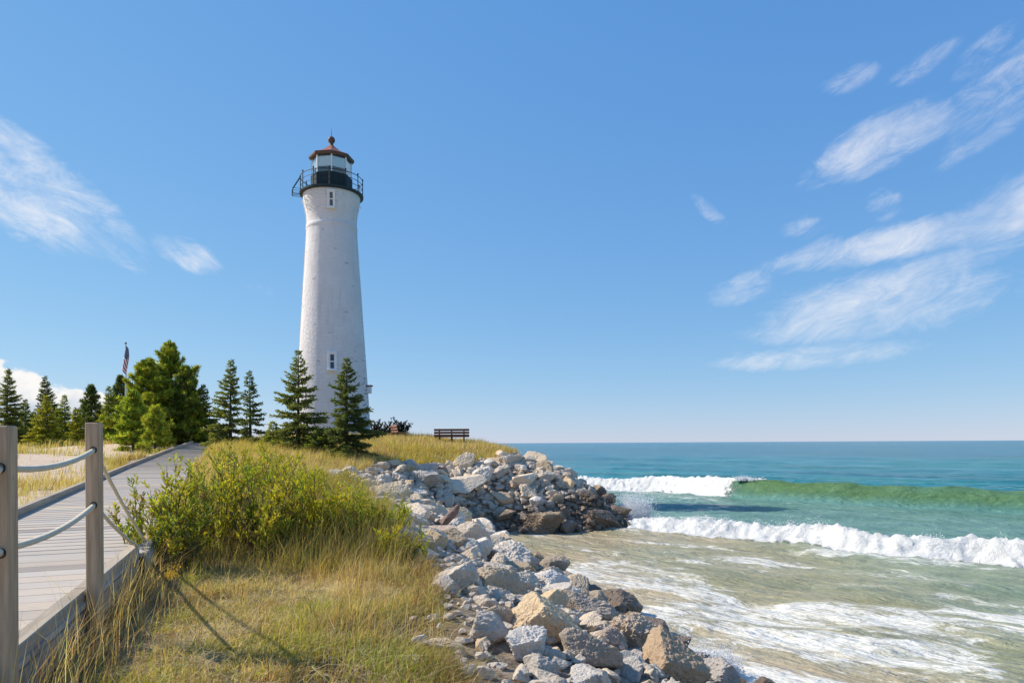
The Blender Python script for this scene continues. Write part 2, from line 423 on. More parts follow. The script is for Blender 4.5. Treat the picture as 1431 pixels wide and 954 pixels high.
ctrl = [(0, 0, -1.55), (-3, 0, -1.5), (0, 2.5, -1.56), (-2, 3.5, -1.52), (-1.5, 5, -1.5), (-2.5, 6.5, -1.5), (-1.9, 7.8, -1.47), (-3.7, 7.8, -1.5),
        (-3.1, 5, -1.5), (-2.6, 3.5, -1.52), (-4.4, 10, -1.4), (-2.9, 9.5, -1.42), (-3.5, 12, -1.3), (-5, 13, -1.25), (-6.0, 17, -1.0), (-8, 20, -.95),
        (-8, 26, -.6), (-7.2, 23, -.75), (-11, 30, -.15), (-9, 33, 0), (-6.6, 30.5, -.45), (-4, 33, -.25), (-2.5, 36, 0.0), (-1.2, 35, -.25), (-4.5, 38, .1),
        (-10.9, 42, .35), (-14, 38, .1), (-19, 42, .0), (-7.5, 10, -1.25), (-9, 13, -1.15), (-11, 18, -1.05), (-13.5, 24, -.9), (-16.5, 34, -.5), (-20, 42, 0),
        (-9, 9, -1.0), (-11, 13.5, -.95), (-17, 25, -.55), (-21, 30, -.35), (-33, 48, -.1), (-40, 52, .1), (-28, 45, 0.05), (-60, 60, .3), (-25, 20, -.6), (-40, 20, -.3),
        (-20, 5, -.9), (-60, 0, -.3), (-6, -6, -1.4), (-30, -15, -.8), (-10, 49, .25), (-22, 60, .4), (-45, 75, .5), (-100, 60, .6), (-100, -20, 0), (-100, 110, .6),
        (-8, 14.5, -1.12), (-5.5, 4, -1.45), (-5, 0, -1.4),
        (1.6, 30.6, -1.25), (2.9, 30.1, -1.8), (4.0, 29.3, -2.6), (1.2, 28.3, -2.1), (-.5, 28.4, -1.75), (-3.2, 26.5, -1.7), (-3.6, 22.0, -1.9),
        (2, 33, -1.6), (3, 33, -2.5)]
ctrl += TOP
ctrl += [(x, y, -3.55) for x, y in SHORE[:18]]
ctrl += [(10, 12, -5), (8, 20, -5), (4, 23, -4.5), (1.5, 24.2, -4.2), (16, 5, -5), (10, 30, -5), (9, 40, -5), (4, 52, -5), (18, -5, -5), (-4, 75, -5), (6, 26, -4.5)]
C = np.array(ctrl, dtype=float)
def _tps():
    n = len(C)
    d = np.hypot(C[:, None, 0] - C[None, :, 0], C[:, None, 1] - C[None, :, 1])
    K = np.where(d > 0, d * d * np.log(d + 1e-9), 0) + np.eye(n) * 0.15
    A = np.zeros((n + 3, n + 3)); A[:n, :n] = K; Q = np.c_[np.ones(n), C[:, :2]]; A[:n, n:] = Q; A[n:, :n] = Q.T
    return np.linalg.solve(A, np.r_[C[:, 2], 0, 0, 0])
_W = _tps()
def _raw(x, y):
    x = np.asarray(x, dtype=float); y = np.asarray(y, dtype=float)
    sh = x.shape; x = x.ravel(); y = y.ravel(); out = np.zeros(len(x)); n = len(C)
    for a in range(0, len(x), 20000):
        xx, yy = x[a:a + 20000], y[a:a + 20000]
        d2 = (xx[:, None] - C[None, :, 0]) ** 2 + (yy[:, None] - C[None, :, 1]) ** 2
        out[a:a + 20000] = (.5 * d2 * np.log(d2 + 1e-12)) @ _W[:n] + _W[n] + _W[n + 1] * xx + _W[n + 2] * yy
    return out.reshape(sh)
# boardwalk course: left edge, right edge, deck height (relative to the eye)
def _bw():
    n = Vector((.361, -.0, 0))
    d = Vector((-.363, 1.0, 0)).normalized(); nr = Vector((d.y, -d.x, 0))
    near = []
    for y in (-4.0, 3.0, 7.15):
        r = Vector((-2.59 - .363 * (y - 3.56), y, 0)); near.append((r - nr * 2.0, r, -1.15 + .006 * (y - 3)))
    far = []
    k = [P(22, 712, 10.2), P(176, 650, 23.0), P(239, 626, 34.0), P(269, 616, 42.0)]
    k0 = k[0] + (k[0] - k[1]) * (3.0 / 12.8); k0.z = k[0].z - .07
    pts = [k0] + k
    for i, p in enumerate(pts):
        d = (pts[min(i + 1, 4)] - pts[max(i - 1, 0)]); d.z = 0; d.normalize(); nr = Vector((d.y, -d.x, 0))
        far.append((p.copy(), p + nr * 2.02, p.z - EYE - .11))
    return near, far
NEAR, FAR = _bw()
_d = (NEAR[-1][1] - NEAR[-2][1]).normalized() * .01
FAR[0] = (NEAR[-1][0] + _d, NEAR[-1][1] + _d + Vector((.05, .02, 0)), NEAR[-1][2] - .012)
BW_CENTRE = [((a + b) / 2, r) for a, b, r in NEAR + FAR]
SHORE_POLY = SHORE + [(-1200, -200), (12, -200)]
def ground_z(x, y, detail=True):
    """terrain height in metres above the lake"""
    x = np.asarray(x, dtype=float); y = np.asarray(y, dtype=float)
    xc = np.clip(x, -95, 22); yc = np.clip(y, -18, 105)
    z = _raw(xc, yc)
    far = np.hypot(x - xc, y - yc)
    land = in_poly(x, y, SHORE_POLY)
    z = np.where(far > 0, z + (np.where(land, .6, -5) - z) * sstep(far, 0, 60), z)
    z = np.clip(z, -5.5, 1.6) + EYE
    if detail:
        z = z + (fbm(x * .45, y * .45, oct=3, seed=5) - .5) * .22 + (fbm(x * 2.3, y * 2.3, oct=3, seed=9) - .5) * .10
    # keep the soil under the boardwalk boards
    for (p, r), (q, s_) in zip(BW_CENTRE[:-1], BW_CENTRE[1:]):
        dx, dy = q.x - p.x, q.y - p.y
        t = np.clip(((x - p.x) * dx + (y - p.y) * dy) / (dx * dx + dy * dy + 1e-9), 0, 1)
        d = np.hypot(x - p.x - t * dx, y - p.y - t * dy)
        lim = EYE + r + (s_ - r) * t - .16
        z = np.where(d < 1.35, np.minimum(z, lim + sstep(d, 1.0, 1.35) * 1.5), z)
    return z
def gz(x, y): return float(ground_z(np.array([x]), np.array([y]))[0])
def hit(px, py, far=80):
    d = pix_dir(px, py)
    t = np.linspace(2.5, far, 1600)
    g = ground_z(d.x * t, t); z = EYE + d.z * t
    k = np.where(z < np.maximum(g, 0))[0]
    T = t[k[0]] if len(k) else far
    return Vector((d.x * T, T, EYE + d.z * T))
BANK = [(a, b) for a, b, _ in TOP[:-1]] + [(2.5, 38.0), (4.6, 32.5), (5.1, 29.0), (4.6, 27.7), (3.0, 27.0), (1.0, 26.2), (-.3, 26.3), (-1.3, 25.0), (-.36, 22.4), (1.05, 18.2),
        (2.28, 13.2), (3.27, 9.9), (4.3, 7.2), (6.0, 4.0), (8.2, 0)]

def graded(lo, hi, a, b, step, g=1.12):
    """fine between a and b, growing outwards"""
    mid = np.arange(a, b + step * .5, step)
    up = []; s_ = step; v = mid[-1]
    while v < hi: s_ *= g; v += s_; up.append(min(v, hi))
    dn = []; s_ = step; v = mid[0]
    while v > lo: s_ *= g; v -= s_; dn.append(max(v, lo))
    return np.array(dn[::-1] + list(mid) + up)
def grid_faces(nx, ny):
    i = np.arange(nx - 1)[None, :] + np.arange(ny - 1)[:, None] * nx
    return np.stack([i, i + 1, i + nx + 1, i + nx], -1).reshape(-1, 4)

def sandiness(x, y):
    x = np.asarray(x, dtype=float); y = np.asarray(y, dtype=float)
    n = fbm(x * .35, y * .22, oct=4, seed=31)
    lx = x + .43 * y                              # left of the boardwalk
    left = sstep(-lx, 2.6, 3.6)
    s_ = left * sstep(n + .10 * sstep(24 - y, -4, 12), .47, .58)
    lx2 = -lx + (fbm(x * .5, y * .5, oct=3, seed=33) - .5) * 3.0
    s_ = np.maximum(s_, sstep(-lx, 2.7, 3.1) * sstep(lx2, 9.0, 6.4) * sstep(fbm(x * .8, y * .5, oct=3, seed=34), .24, .38))
    gap = np.exp(-(((x + 4.8) / 1.0) ** 2 + ((y - 22.5) / 2.2) ** 2))       # worn sandy lip above the cove
    return np.clip(s_ + gap * .8, 0, 1)

def ground_mat():
    m, w, b = new_mat('dune_ground')
    pos = w.add('ShaderNodeNewGeometry').outputs['Position']
    n1 = w.noise(pos, .9, 5, .6); n2 = w.noise(pos, 6, 6, .65, .4); n3 = w.noise(pos, 40, 4, .6)
    a = w.attr('sand').outputs['Fac']; k = w.attr('bank').outputs['Fac']
    thatch = w.mix(w.ss(n2, .35, .65), rgb((.30, .21, .095)), rgb((.54, .41, .20)))
    thatch = w.mix(w.math('MULTIPLY', w.ss(n1, .5, .65), .5), thatch, rgb((.22, .22, .07)))
    thatch = w.mix(w.math('MULTIPLY', w.ss(w.noise(pos, 2.6, 5, .65), .53, .63), .75), thatch, rgb((.11, .078, .05)))
    sand = w.mix(n2, rgb((.60, .45, .32)), rgb((.72, .57, .43)))
    sand = w.mix(w.math('MULTIPLY', w.ss(n3, .55, .7), .45), sand, rgb((.30, .21, .14)))
    c = w.mix(w.ss(w.math('ADD', a, w.math('MULTIPLY', w.math('SUBTRACT', n2, .5), .8)), .35, .6), thatch, sand)
    grit = w.mix(w.ss(n2, .35, .65), rgb((.15, .115, .085)), rgb((.38, .31, .24)))
    c = w.mix(k, c, grit)
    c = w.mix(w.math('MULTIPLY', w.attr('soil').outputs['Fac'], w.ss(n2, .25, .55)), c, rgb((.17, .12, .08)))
    w.put(b.inputs['Base Color'], c); b.inputs['Roughness'].default_value = .95; b.inputs['Specular IOR Level'].default_value = .1
    w.put(b.inputs['Normal'], w.bump(w.math('ADD', n2, w.math('MULTIPLY', n3, .4)), .8, .06))
    return m
HOLLOWS = [(p_.x, p_.y, r_ * 1.7) for p_, r_ in ((hit(480, 890), .10), (hit(512, 925), .13), (hit(455, 930), .08), (hit(425, 800), .09), (hit(330, 800), .07), (hit(560, 880), .10), (hit(250, 900), .09), (hit(390, 830), .06), (hit(300, 925), .06), (hit(350, 880), .05), (hit(590, 860), .08), (hit(210, 860), .08), (hit(460, 850), .05))]
def build_ground():
    xs = graded(-3000, 40, -14, 7, .16, 1.13); ys = graded(-200, 3000, 2, 34, .16, 1.13)
    X, Y = np.meshgrid(xs, ys); x, y = X.ravel(), Y.ravel()
    z = ground_z(x, y)
    bank = in_poly(x, y, BANK).astype(float)
    edge = dist_line(x, y, [(a, b) for a, b, _ in TOP])
    bank = bank * sstep(edge, .05, .5)
    bank = np.maximum(bank, sstep(z, .5, .1))
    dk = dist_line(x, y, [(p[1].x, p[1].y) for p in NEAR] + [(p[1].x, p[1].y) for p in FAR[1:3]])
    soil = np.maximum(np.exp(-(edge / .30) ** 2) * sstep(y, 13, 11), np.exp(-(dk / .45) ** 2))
    for hx, hy, hr in HOLLOWS:
        hd = np.exp(-(((x - hx) ** 2 + ((y - hy) * .8) ** 2) / (hr * 1.3) ** 2)); soil = np.maximum(soil, hd * 1.2); z = z - .05 * hd
    mesh_np('ground', np.c_[x, y, z], [grid_faces(len(xs), len(ys))], ground_mat(), None, smooth=True,
            attrs={'sand': sandiness(x, y), 'bank': bank, 'soil': soil})
    tag(bpy.data.objects['ground'], 'sandy dune ground with dry grass thatch sloping to the shore', 'ground', kind='structure')
build_ground()

# ------------------------------------------------------------------ lake
T1, N1, P1 = np.array((.724, -.690)), np.array((-.690, -.724)), np.array((4.8, 28.0))
T2, N2, P2 = np.array((.714, -.700)), np.array((-.700, -.714)), np.array((4.6, 52.0))
def wave_coords(x, y):
    s1 = (x - P1[0]) * T1[0] + (y - P1[1]) * T1[1]; q1 = (x - P1[0]) * N1[0] + (y - P1[1]) * N1[1]
    q1 = q1 - np.interp(s1, [-8, 0, 3.7, 8.8, 13, 30], [0, 0, -.3, .1, .0, .6]) - (fbm(s1 * .40, s1 * 0, oct=4, seed=3, gain=.55) - .5) * 1.6
    s2 = (x - P2[0]) * T2[0] + (y - P2[1]) * T2[1]; q2 = (x - P2[0]) * N2[0] + (y - P2[1]) * N2[1]
    ss_ = np.linspace(-40, 80, 400); cc = np.interp(ss_, [-30, 0, 6, 10, 14, 20, 27.7, 60], [0, 0, -1.7, -.6, 1.0, .8, 0, -1])
    kern = np.exp(-np.linspace(-2, 2, 25) ** 2); cc = np.convolve(np.pad(cc, 12, 'edge'), kern / kern.sum(), 'valid')
    q2 = q2 - np.interp(s2, ss_, cc)
    return s1, q1, s2, q2
def lake_state(x, y):
    s1, q1, s2, q2 = wave_coords(x, y)
    dsh = dist_line(x, y, SHORE[:18])
    r = np.hypot(x, y)
    # first breaker: a tumbling white bore
    H1 = np.interp(s1, [-3, -.5, 1, 6, 13, 30], [.0, .28, .46, .58, .76, .74]) * (.66 + .46 * fbm(s1 * .40, s1 * 0, oct=4, seed=12, gain=.6))
    front = sstep(-q1, -.05, .75); back = np.exp(-np.clip(-q1 - .75, 0, 99) / 1.6)
    h1 = H1 * front * back
    foam1 = sstep(q1, -1.9, -.75) * sstep(q1, .55, -.15) * sstep(s1, -3.2, -1.8)
    # second wave: broken on its left, a green face on its right
    H2 = np.interp(s2, [-12, -4, 4, 12, 20, 30, 60], [.4, .75, .92, 1.18, 1.15, 1.0, .8]) * (.9 + .2 * fbm(s2 * .35, s2 * 0, oct=3, seed=18))
    brk = sstep(s2, 14.0, 11.2)
    fr_w = 1.7 - .5 * brk
    front2 = sstep(-q2, -.1, fr_w) ; back2 = np.exp(-np.clip(-q2 - fr_w, 0, 99) / (2.6 + 1.4 * (1 - brk)))
    h2 = H2 * front2 * back2
    foam2 = brk * sstep(q2, -2.0, -1.2) * sstep(q2, .5, 0.0)
    lip = np.exp(-((q2 + fr_w) / .22) ** 2) * sstep(s2, 17.0, 13.5) * (1 - brk) * .9
    foam2 = np.maximum(foam2, lip)
    face = (1 - brk) * sstep(q2, -fr_w - .5, -fr_w + .35) * sstep(q2, -.1, -.9) * (.75 + .5 * fbm(s2 * .25, q2 * .6, oct=3, seed=19)) * np.interp(s2, [12, 16, 34, 50], [1, 1, .9, .4])
    # swell farther out
    h3 = 0
    for amp, off, wl, sd_ in ((.30, 9, 4, 1), (.28, 20, 4.5, 2), (.3, 34, 5, 3), (.3, 52, 6, 4), (.32, 75, 7, 5), (.3, 105, 8, 6)):
        qq = q2 + off + (fbm(s2 * .05, s2 * 0 + sd_, oct=2, seed=40 + sd_) - .5) * 9
        h3 = h3 + amp * np.exp(-(qq / wl * 1.6) ** 2) * (.35 + .9 * fbm(s2 * .06, s2 * 0 + 9 * sd_, oct=2, seed=60 + sd_))
    out = sstep(-q2, 2, 8)
    chop = (fbm(x * .55 + y * .3, y * .9, oct=4, seed=21) - .5)
    inner = sstep(q1, -.5, 1.0)
    zone_mid = sstep(-q1, .4, 2.0)
    h = h1 + h2 + h3 * out + chop * (.16 + .10 * zone_mid) * np.interp(r, [0, 60, 300], [1, 1.3, .3])
    # runnels of the backwash in the cove
    h = h + inner * (fbm(q1 * .7 + .5 * fbm(x, y, oct=2, seed=8), s1 * .25, oct=3, seed=77) - .5) * .22
    h = h * np.interp(r, [0, 200, 600], [1, 1, 0])
    foam = np.maximum(foam1, foam2)
    lump = (np.abs(fbm(x * 2.1, y * 2.1, h * 2, oct=4, seed=51, gain=.6) - .5) * 2)
    h = h + foam * ((lump - .2) * .26 + (fbm(x * 6, y * 6, h * 4, oct=3, seed=52, gain=.65) - .5) * .22)
    # patches of torn foam on the inner water
    patch = inner * (np.interp(r, [5, 9, 14, 17, 20, 23, 26], [.68, .67, .63, .52, .37, .30, .32]) + .40 * np.exp(-dsh / .9) - .20 * sstep(s1 - 1.1 * q1, 7.5, 13))
    behind1 = np.exp(-((q1 + 2.6) / 1.6) ** 2) * .34 + .34 * np.exp(-((s1 - .5) / 2.6) ** 2) * np.exp(-((q1 + 3.5) / 3) ** 2)
    front1 = np.exp(-((q1 - .8) / .9) ** 2) * .34
    patch = np.maximum(patch, np.maximum(behind1 * (1 - inner), front1))
    patch = np.maximum(patch, brk * .33 * np.exp(-((q2 - 1.6) / 1.6) ** 2))
    return dict(h=h, foam=foam, patch=patch, face=face, s1=s1, q1=q1, s2=s2, q2=q2, dsh=dsh, r=r, inner=inner)
def lake_colours(st):
    q1, q2, r, dsh = st['q1'], st['q2'], st['r'], st['dsh']
    def mixc(a, b, t): return a + (b - a) * t[:, None]
    n = len(r); c = np.tile((.008, .13, .205), (n, 1)).astype(float)
    tq = np.array((.014, .225, .265)); mid = np.array((.17, .30, .25)); ol = np.array((.345, .305, .165)); sandw = np.array((.46, .36, .22))
    c = mixc(c, tq, sstep(r, 220, 60))
    c = mixc(c, mid, sstep(q2, -3, 1.0))
    c = mixc(c, ol, sstep(q1 + 3 * np.exp(-dsh / 3), -1.2, 1.8))
    c = mixc(c, np.array((.23, .31, .21)), st['inner'] * sstep(st['s1'] - .8 * q1, 3.5, 11) * .75)
    c = mixc(c, sandw, st['inner'] * sstep(dsh - .25 * np.maximum(r - 18, 0), 4.2, 1.0))
    return c
def water_mat():
    m, w, b = new_mat('lake_water')
    pos = w.add('ShaderNodeNewGeometry').outputs['Position']
    mp = w.add('ShaderNodeMapping'); mp.inputs['Rotation'].default_value = (0, 0, R(43.6)); w.l.new(pos, mp.inputs[0])
    lp = mp.outputs[0]                            # x runs along the crests
    foamA = w.attr('foam').outputs['Fac']; patch = w.attr('patch').outputs['Fac']; face = w.attr('face').outputs['Fac']
    base = w.attr('Col').outputs['Color']
    # broken veils of foam
    warp = w.add('ShaderNodeTexNoise'); warp.inputs['Scale'].default_value = .55; warp.inputs['Detail'].default_value = 3; w.l.new(lp, warp.inputs['Vector'])
    wv = w.vmath('ADD', lp, w.scale(w.vmath('SUBTRACT', warp.outputs['Color'], (.5, .5, .5)), (1.8, 1.3, 0)))
    f1 = w.noise(w.scale(wv, (.20, .42, 1)), 1.0, 6, .58, .7)
    f2 = w.noise(w.scale(wv, (1.2, 2.6, 1)), 1.6, 7, .68, .9)
    fv = w.math('ADD', w.math('MULTIPLY', w.math('SUBTRACT', f1, .5), 1.9), w.math('ADD', .85, w.math('MULTIPLY', w.math('SUBTRACT', f2, .5), .6)))
    m_ = w.ss(w.math('ADD', fv, w.math('MULTIPLY', patch, .50)), .98, 1.56)
    def lace(sc, z_):
        v_ = w.add('ShaderNodeTexVoronoi', feature='DISTANCE_TO_EDGE'); v_.inputs['Scale'].default_value = 1.0
        w.put(v_.inputs['Vector'], w.vmath('ADD', w.scale(wv2, sc), (z_, z_ * 1.7, 0))); return v_.outputs['Distance']
    warp2 = w.add('ShaderNodeTexNoise'); warp2.inputs['Scale'].default_value = 1.9; warp2.inputs['Detail'].default_value = 5; w.l.new(lp, warp2.inputs['Vector'])
    wv2 = w.vmath('ADD', wv, w.scale(w.vmath('SUBTRACT', warp2.outputs['Color'], (.5, .5, .5)), (1.5, .75, 0)))
    e1, e2 = lace((.75, 1.7, 1), 3.1), lace((2.2, 4.6, 1), 7.7)
    f3 = w.noise(wv, 9.0, 5, .7, .6)
    la = w.ss(w.math('SUBTRACT', w.math('ADD', w.math('MULTIPLY', m_, .50), w.math('MULTIPLY', w.math('SUBTRACT', f2, .5), .5)), e1), -.18, .24)
    lb = w.ss(w.math('SUBTRACT', w.math('ADD', w.math('MULTIPLY', m_, .46), w.math('MULTIPLY', w.math('SUBTRACT', f3, .5), .4)), e2), -.18, .26)
    veil = w.math('MULTIPLY', w.math('ADD', w.math('MULTIPLY', la, .60), w.math('MULTIPLY', lb, .40)), w.math('ADD', .72, w.math('MULTIPLY', w.ss(f3, .32, .60), .28)), clamp=True)
    milk = w.math('MULTIPLY', w.math('MULTIPLY', w.ss(w.math('ADD', fv, w.math('MULTIPLY', patch, .50)), .80, 1.55), .26), w.ss(patch, .02, .2))
    veil = w.math('MULTIPLY', w.math('MULTIPLY', veil, w.ss(m_, .04, .30)), w.ss(patch, .02, .14))
    solid = w.ss(w.math('ADD', foamA, w.math('ADD', w.math('MULTIPLY', w.math('SUBTRACT', f2, .5), 1.5), w.math('MULTIPLY', w.math('SUBTRACT', f3, .5), .7))), .26, .62)
    foam = w.math('MAXIMUM', solid, w.math('MAXIMUM', veil, milk))
    veil_only = w.math('SUBTRACT', 1.0, solid)
    tint = w.noise(w.scale(lp, (.10, .55, 1)), 1.0, 5, .6, .3)
    col = w.mix(w.ss(tint, .35, .7), base, w.mix(1.0, base, rgb((.72, .82, .80)), 'MULTIPLY'))
    dsp = w.ss(w.attr('deep').outputs['Fac'], .2, .8)
    t2 = w.noise(w.scale(lp, (.035, .20, 1)), 1.0, 6, .62, .4)
    col = w.mix(w.math('MULTIPLY', w.math('MULTIPLY', w.ss(t2, .48, .66), .75), dsp), col, rgb((.012, .17, .13)))
    t4 = w.noise(w.scale(lp, (.0035, .017, 1)), 1.0, 8, .66, .5)
    col = w.mix(w.math('MULTIPLY', w.math('MULTIPLY', w.ss(t4, .46, .62), .7), dsp), col, rgb((.004, .075, .115)))
    t3 = w.noise(w.scale(lp, (.08, .75, 1)), 1.0, 5, .65, .3)
    col = w.mix(w.math('MULTIPLY', w.math('MULTIPLY', w.ss(t3, .50, .68), .6), dsp), col, rgb((.16, .36, .42)))
    col = w.mix(w.math('MULTIPLY', face, .75), col, rgb((.13, .225, .06)))  # green of sunlight through the thin wave face, put into the colour
    col = w.mix(foam, col, w.mix(veil_only, rgb((.86, .85, .82)), rgb((.82, .79, .72))))
    w.put(b.inputs['Base Color'], col)
    w.put(b.inputs['Roughness'], w.math('ADD', .16, w.math('MULTIPLY', foam, .6)))
    b.inputs['IOR'].default_value = 1.33
    w.put(b.inputs['Specular IOR Level'], w.math('SUBTRACT', w.math('SUBTRACT', .24, w.math('MULTIPLY', foam, .18)), w.math('ADD', w.math('MULTIPLY', face, .05), w.math('MULTIPLY', dsp, .13))))
    r1 = w.noise(w.scale(lp, (.6, 2.2, 1)), 1.0, 6, .62, .3)
    r2 = w.noise(w.scale(lp, (2.2, 6.0, 1)), 1.4, 4, .6, .2)
    h = w.math('ADD', w.math('MULTIPLY', r1, .42), w.math('MULTIPLY', r2, .09))
    hf = w.math('MULTIPLY', w.math('ADD', f2, w.math('MULTIPLY', f3, .6)), w.math('MULTIPLY', solid, .11))
    hh = w.math('ADD', w.math('MULTIPLY', h, w.math('SUBTRACT', 1.0, w.math('MULTIPLY', solid, .8))), w.math('MULTIPLY', hf, solid))
    w.put(b.inputs['Normal'], w.bump(hh, .9, 1.0))
    # thin crests let the sun through
    t = w.add('ShaderNodeBsdfTranslucent'); w.put(t.inputs['Color'], w.mix(foam, rgb((.25, .38, .14)), rgb((.88, .89, .90))))
    x = w.add('ShaderNodeMixShader'); w.put(x.inputs[0], w.math('MAXIMUM', w.math('MULTIPLY', face, .15), w.math('MULTIPLY', solid, .18)))
    out = w.n['Material Output']
    w.l.new(b.outputs[0], x.inputs[1]); w.l.new(t.outputs[0], x.inputs[2]); w.l.new(x.outputs[0], out.inputs['Surface'])
    return m
def build_lake():
    xs = graded(-3000, 9000, -2, 27, .085, 1.10); ys = graded(-300, 9000, 8, 54, .085, 1.10)
    X, Y = np.meshgrid(xs, ys); x, y = X.ravel(), Y.ravel()
    st = lake_state(x, y)
    mesh_np('lake_water', np.c_[x, y, st['h'] - .02], [grid_faces(len(xs), len(ys))], water_mat(), None, lake_colours(st), True,
            attrs={'deep': sstep(-st['q2'], 2.5, 7), 'foam': st['foam'], 'patch': st['patch'], 'face': st['face']})
    tag(bpy.data.objects['lake_water'], 'turquoise lake with two breaking waves and foamy sandy shallows', 'water', kind='structure')
build_lake()

# ------------------------------------------------------------------ rocks
def ico(sub):
    bm = bmesh.new(); bmesh.ops.create_icosphere(bm, subdivisions=sub, radius=1.0)
    V = np.array([v.co[:] for v in bm.verts]); Fc = np.array([[v.index for v in f.verts] for f in bm.faces], dtype=np.int32); bm.free()
    return V, Fc
ICO = {s_: ico(s_) for s_ in (2, 3, 4, 5, 6)}
def rock_shape(seed, sub=5, planes=13, rough=1.0, axes=(1, .8, .62)):
    g = np.random.default_rng(seed)
    V, Fc = ICO[sub]
    n = g.normal(size=(planes, 3)); n /= np.linalg.norm(n, axis=1)[:, None]
    hgt = g.uniform(.50, .95, planes)
    dt = V @ n.T
    rr = np.where(dt > .05, hgt[None, :] / np.maximum(dt, .05), 9.0)
    k = 30.0
    rad = -np.log(np.exp(-k * np.minimum(rr, 2.0)).sum(1)) / k
    rad = np.clip(rad, .3, 1.25)
    o = g.uniform(0, 90, 3)
    nz = fbm(V[:, 0] * 1.7 + o[0], V[:, 1] * 1.7 + o[1], V[:, 2] * 1.7 + o[2], 3, seed % 97)
    nf = np.abs(fbm(V[:, 0] * 5.2 + o[1], V[:, 1] * 5.2 + o[2], V[:, 2] * 5.2 + o[0], 4, seed % 89, .6) - .5)
    rad = rad * (1 + (nz - .5) * .20 * rough - (.14 - nf) * .36 * rough)
    if sub >= 5:
        rad = rad * (1 + (fbm(V[:, 0] * 13 + o[2], V[:, 1] * 13, V[:, 2] * 13, 3, seed % 71, .6) - .5) * .07 * rough)
    A = V * rad[:, None] * np.array(axes) * np.array([g.uniform(.88, 1.12), g.uniform(.85, 1.2), g.uniform(.85, 1.2)])
    return A, Fc
ROCK_MESHES = []
for i in range(44):
    V, Fc = rock_shape(100 + i, 5, 8 + i % 7, .7 + .6 * ((i * 7) % 5) / 5, (1, .80, .50 + .07 * (i % 4)))
    ROCK_MESHES.append(mesh_np('rock', V, [Fc], M['rock'], smooth=False, link=False))
rng = random.Random(11)
placed = []
def add_rock(x, y, r, label, group='riprap boulders along the shore', me=None, rot=None, scale=None, lift=.22, mat=None, cat='rock', name='rock'):
    if me is None: me = ROCK_MESHES[rng.randrange(len(ROCK_MESHES))]
    o = bpy.data.objects.new(name, me); COL.objects.link(o)
    z = max(gz(x, y), -.35)
    o.location = (x, y, z + lift * r)
    o.rotation_euler = rot or (rng.uniform(-.45, .45), rng.uniform(-.45, .45), rng.uniform(0, 6.28))
    o.scale = scale or (r, r * rng.uniform(.85, 1.1), r * rng.uniform(.85, 1.15))
    if mat:
        o.material_slots[0].link = 'OBJECT'; o.material_slots[0].material = mat
    tag(o, label, cat, group)
    placed.append((x, y, r)); return o
def unique_rock(seed, px, py, r, label, mat='rock', rot=None, sc=(1, .85, .75), lift=.2, planes=11, rough=1.0, sub=6):
    p = hit(px, py); r = r * p.y / F
    V, Fc = rock_shape(seed, sub, planes, rough, (1, 1, 1))
    me = mesh_np('rock', V, [Fc], M[mat], smooth=False, link=False)
    return add_rock(p.x, p.y, r, label, me=me, rot=rot, scale=tuple(r * a for a in sc), lift=lift)
unique_rock(901, 935, 950, 54, 'big smooth tan boulder at the bottom edge beside the white splash', 'rock_tan', (0.1, .15, .5), (1.05, .95, .8), .3, 15, .7)
unique_rock(902, 762, 890, 46, 'large pale block with a slanted flat face among the near boulders', 'rock', (.35, .35, .3), (1.1, .85, .85), .3, 7, .8)
unique_rock(903, 628, 822, 36, 'pale triangular boulder at the grass edge beside the green shrub', 'rock', (.3, -.2, .9), (1.1, .85, .9), .25, 8, .8)
unique_rock(904, 622, 742, 20, 'thin red slab standing tilted at the head of the cove', 'rock_red', (.3, .62, .5), (.34, .42, 1.05), .6, 8, .5)
unique_rock(905, 650, 690, 27, 'largest flat pale slab lying on the headland slope', 'rock', (.62, .22, -.2), (1.15, .75, .30), .5, 8, .5)
unique_rock(906, 822, 925, 38, 'reddish brown rough boulder in front of the pale slanted block', 'rock_brown', (.2, .3, 1.2), (1.15, .95, .85), .3, 10, .9)
unique_rock(907, 815, 862, 36, 'dark rough boulder at the edge of the foam right of the pale block', 'rock_brown', (.1, .3, .4), (1.1, .85, .8), .3, 9, .9)
unique_rock(908, 684, 893, 38, 'long pale slab sloping towards the grass below the near bank', 'rock', (.2, .35, .2), (1.2, .75, .55), .4, 8, .8)
unique_rock(909, 742, 920, 36, 'knobbly cream boulder below the pale slanted block', 'rock', (.2, .1, .8), (1.1, .9, .75), .35, 10, 1.1)
unique_rock(910, 700, 830, 34, 'square grey block upper part of the near bank', 'rock', (.15, .2, .4), (1, .85, .85), .35, 7, .8)
unique_rock(911, 1000, 955, 32, 'low wet brown rock half under the bottom splash', 'rock_brown', (.1, .1, .2), (1.1, .9, .7), .2, 12, 1.0)
unique_rock(912, 885, 905, 34, 'brown boulder at the waterline left of the big tan boulder', 'rock_brown', (.2, .25, .9), (1.1, .9, .85), .3, 10, 1.2)
unique_rock(913, 757, 738, 25, 'dark wet boulder at the foot of the headland beside the cove', 'rock', (.2, .1, .1), (1.2, .8, .7), .2, 11, 1.2)
unique_rock(914, 848, 730, 24, 'lowest black wet boulder at the very tip of the headland', 'rock', (.1, .25, .3), (1.25, .9, .7), .1, 11, 1.3)
unique_rock(915, 560, 755, 32, 'cream boulder at the head of the near bank beside tall grass', 'rock', (.2, .2, .1), (1.2, .9, .8), .35, 8, .8)
unique_rock(916, 585, 905 - 130, 30, 'rounded pale boulder between the red slab and the grass', 'rock', (.1, .2, 1.1), (1.1, .95, .85), .3, 9, .8)

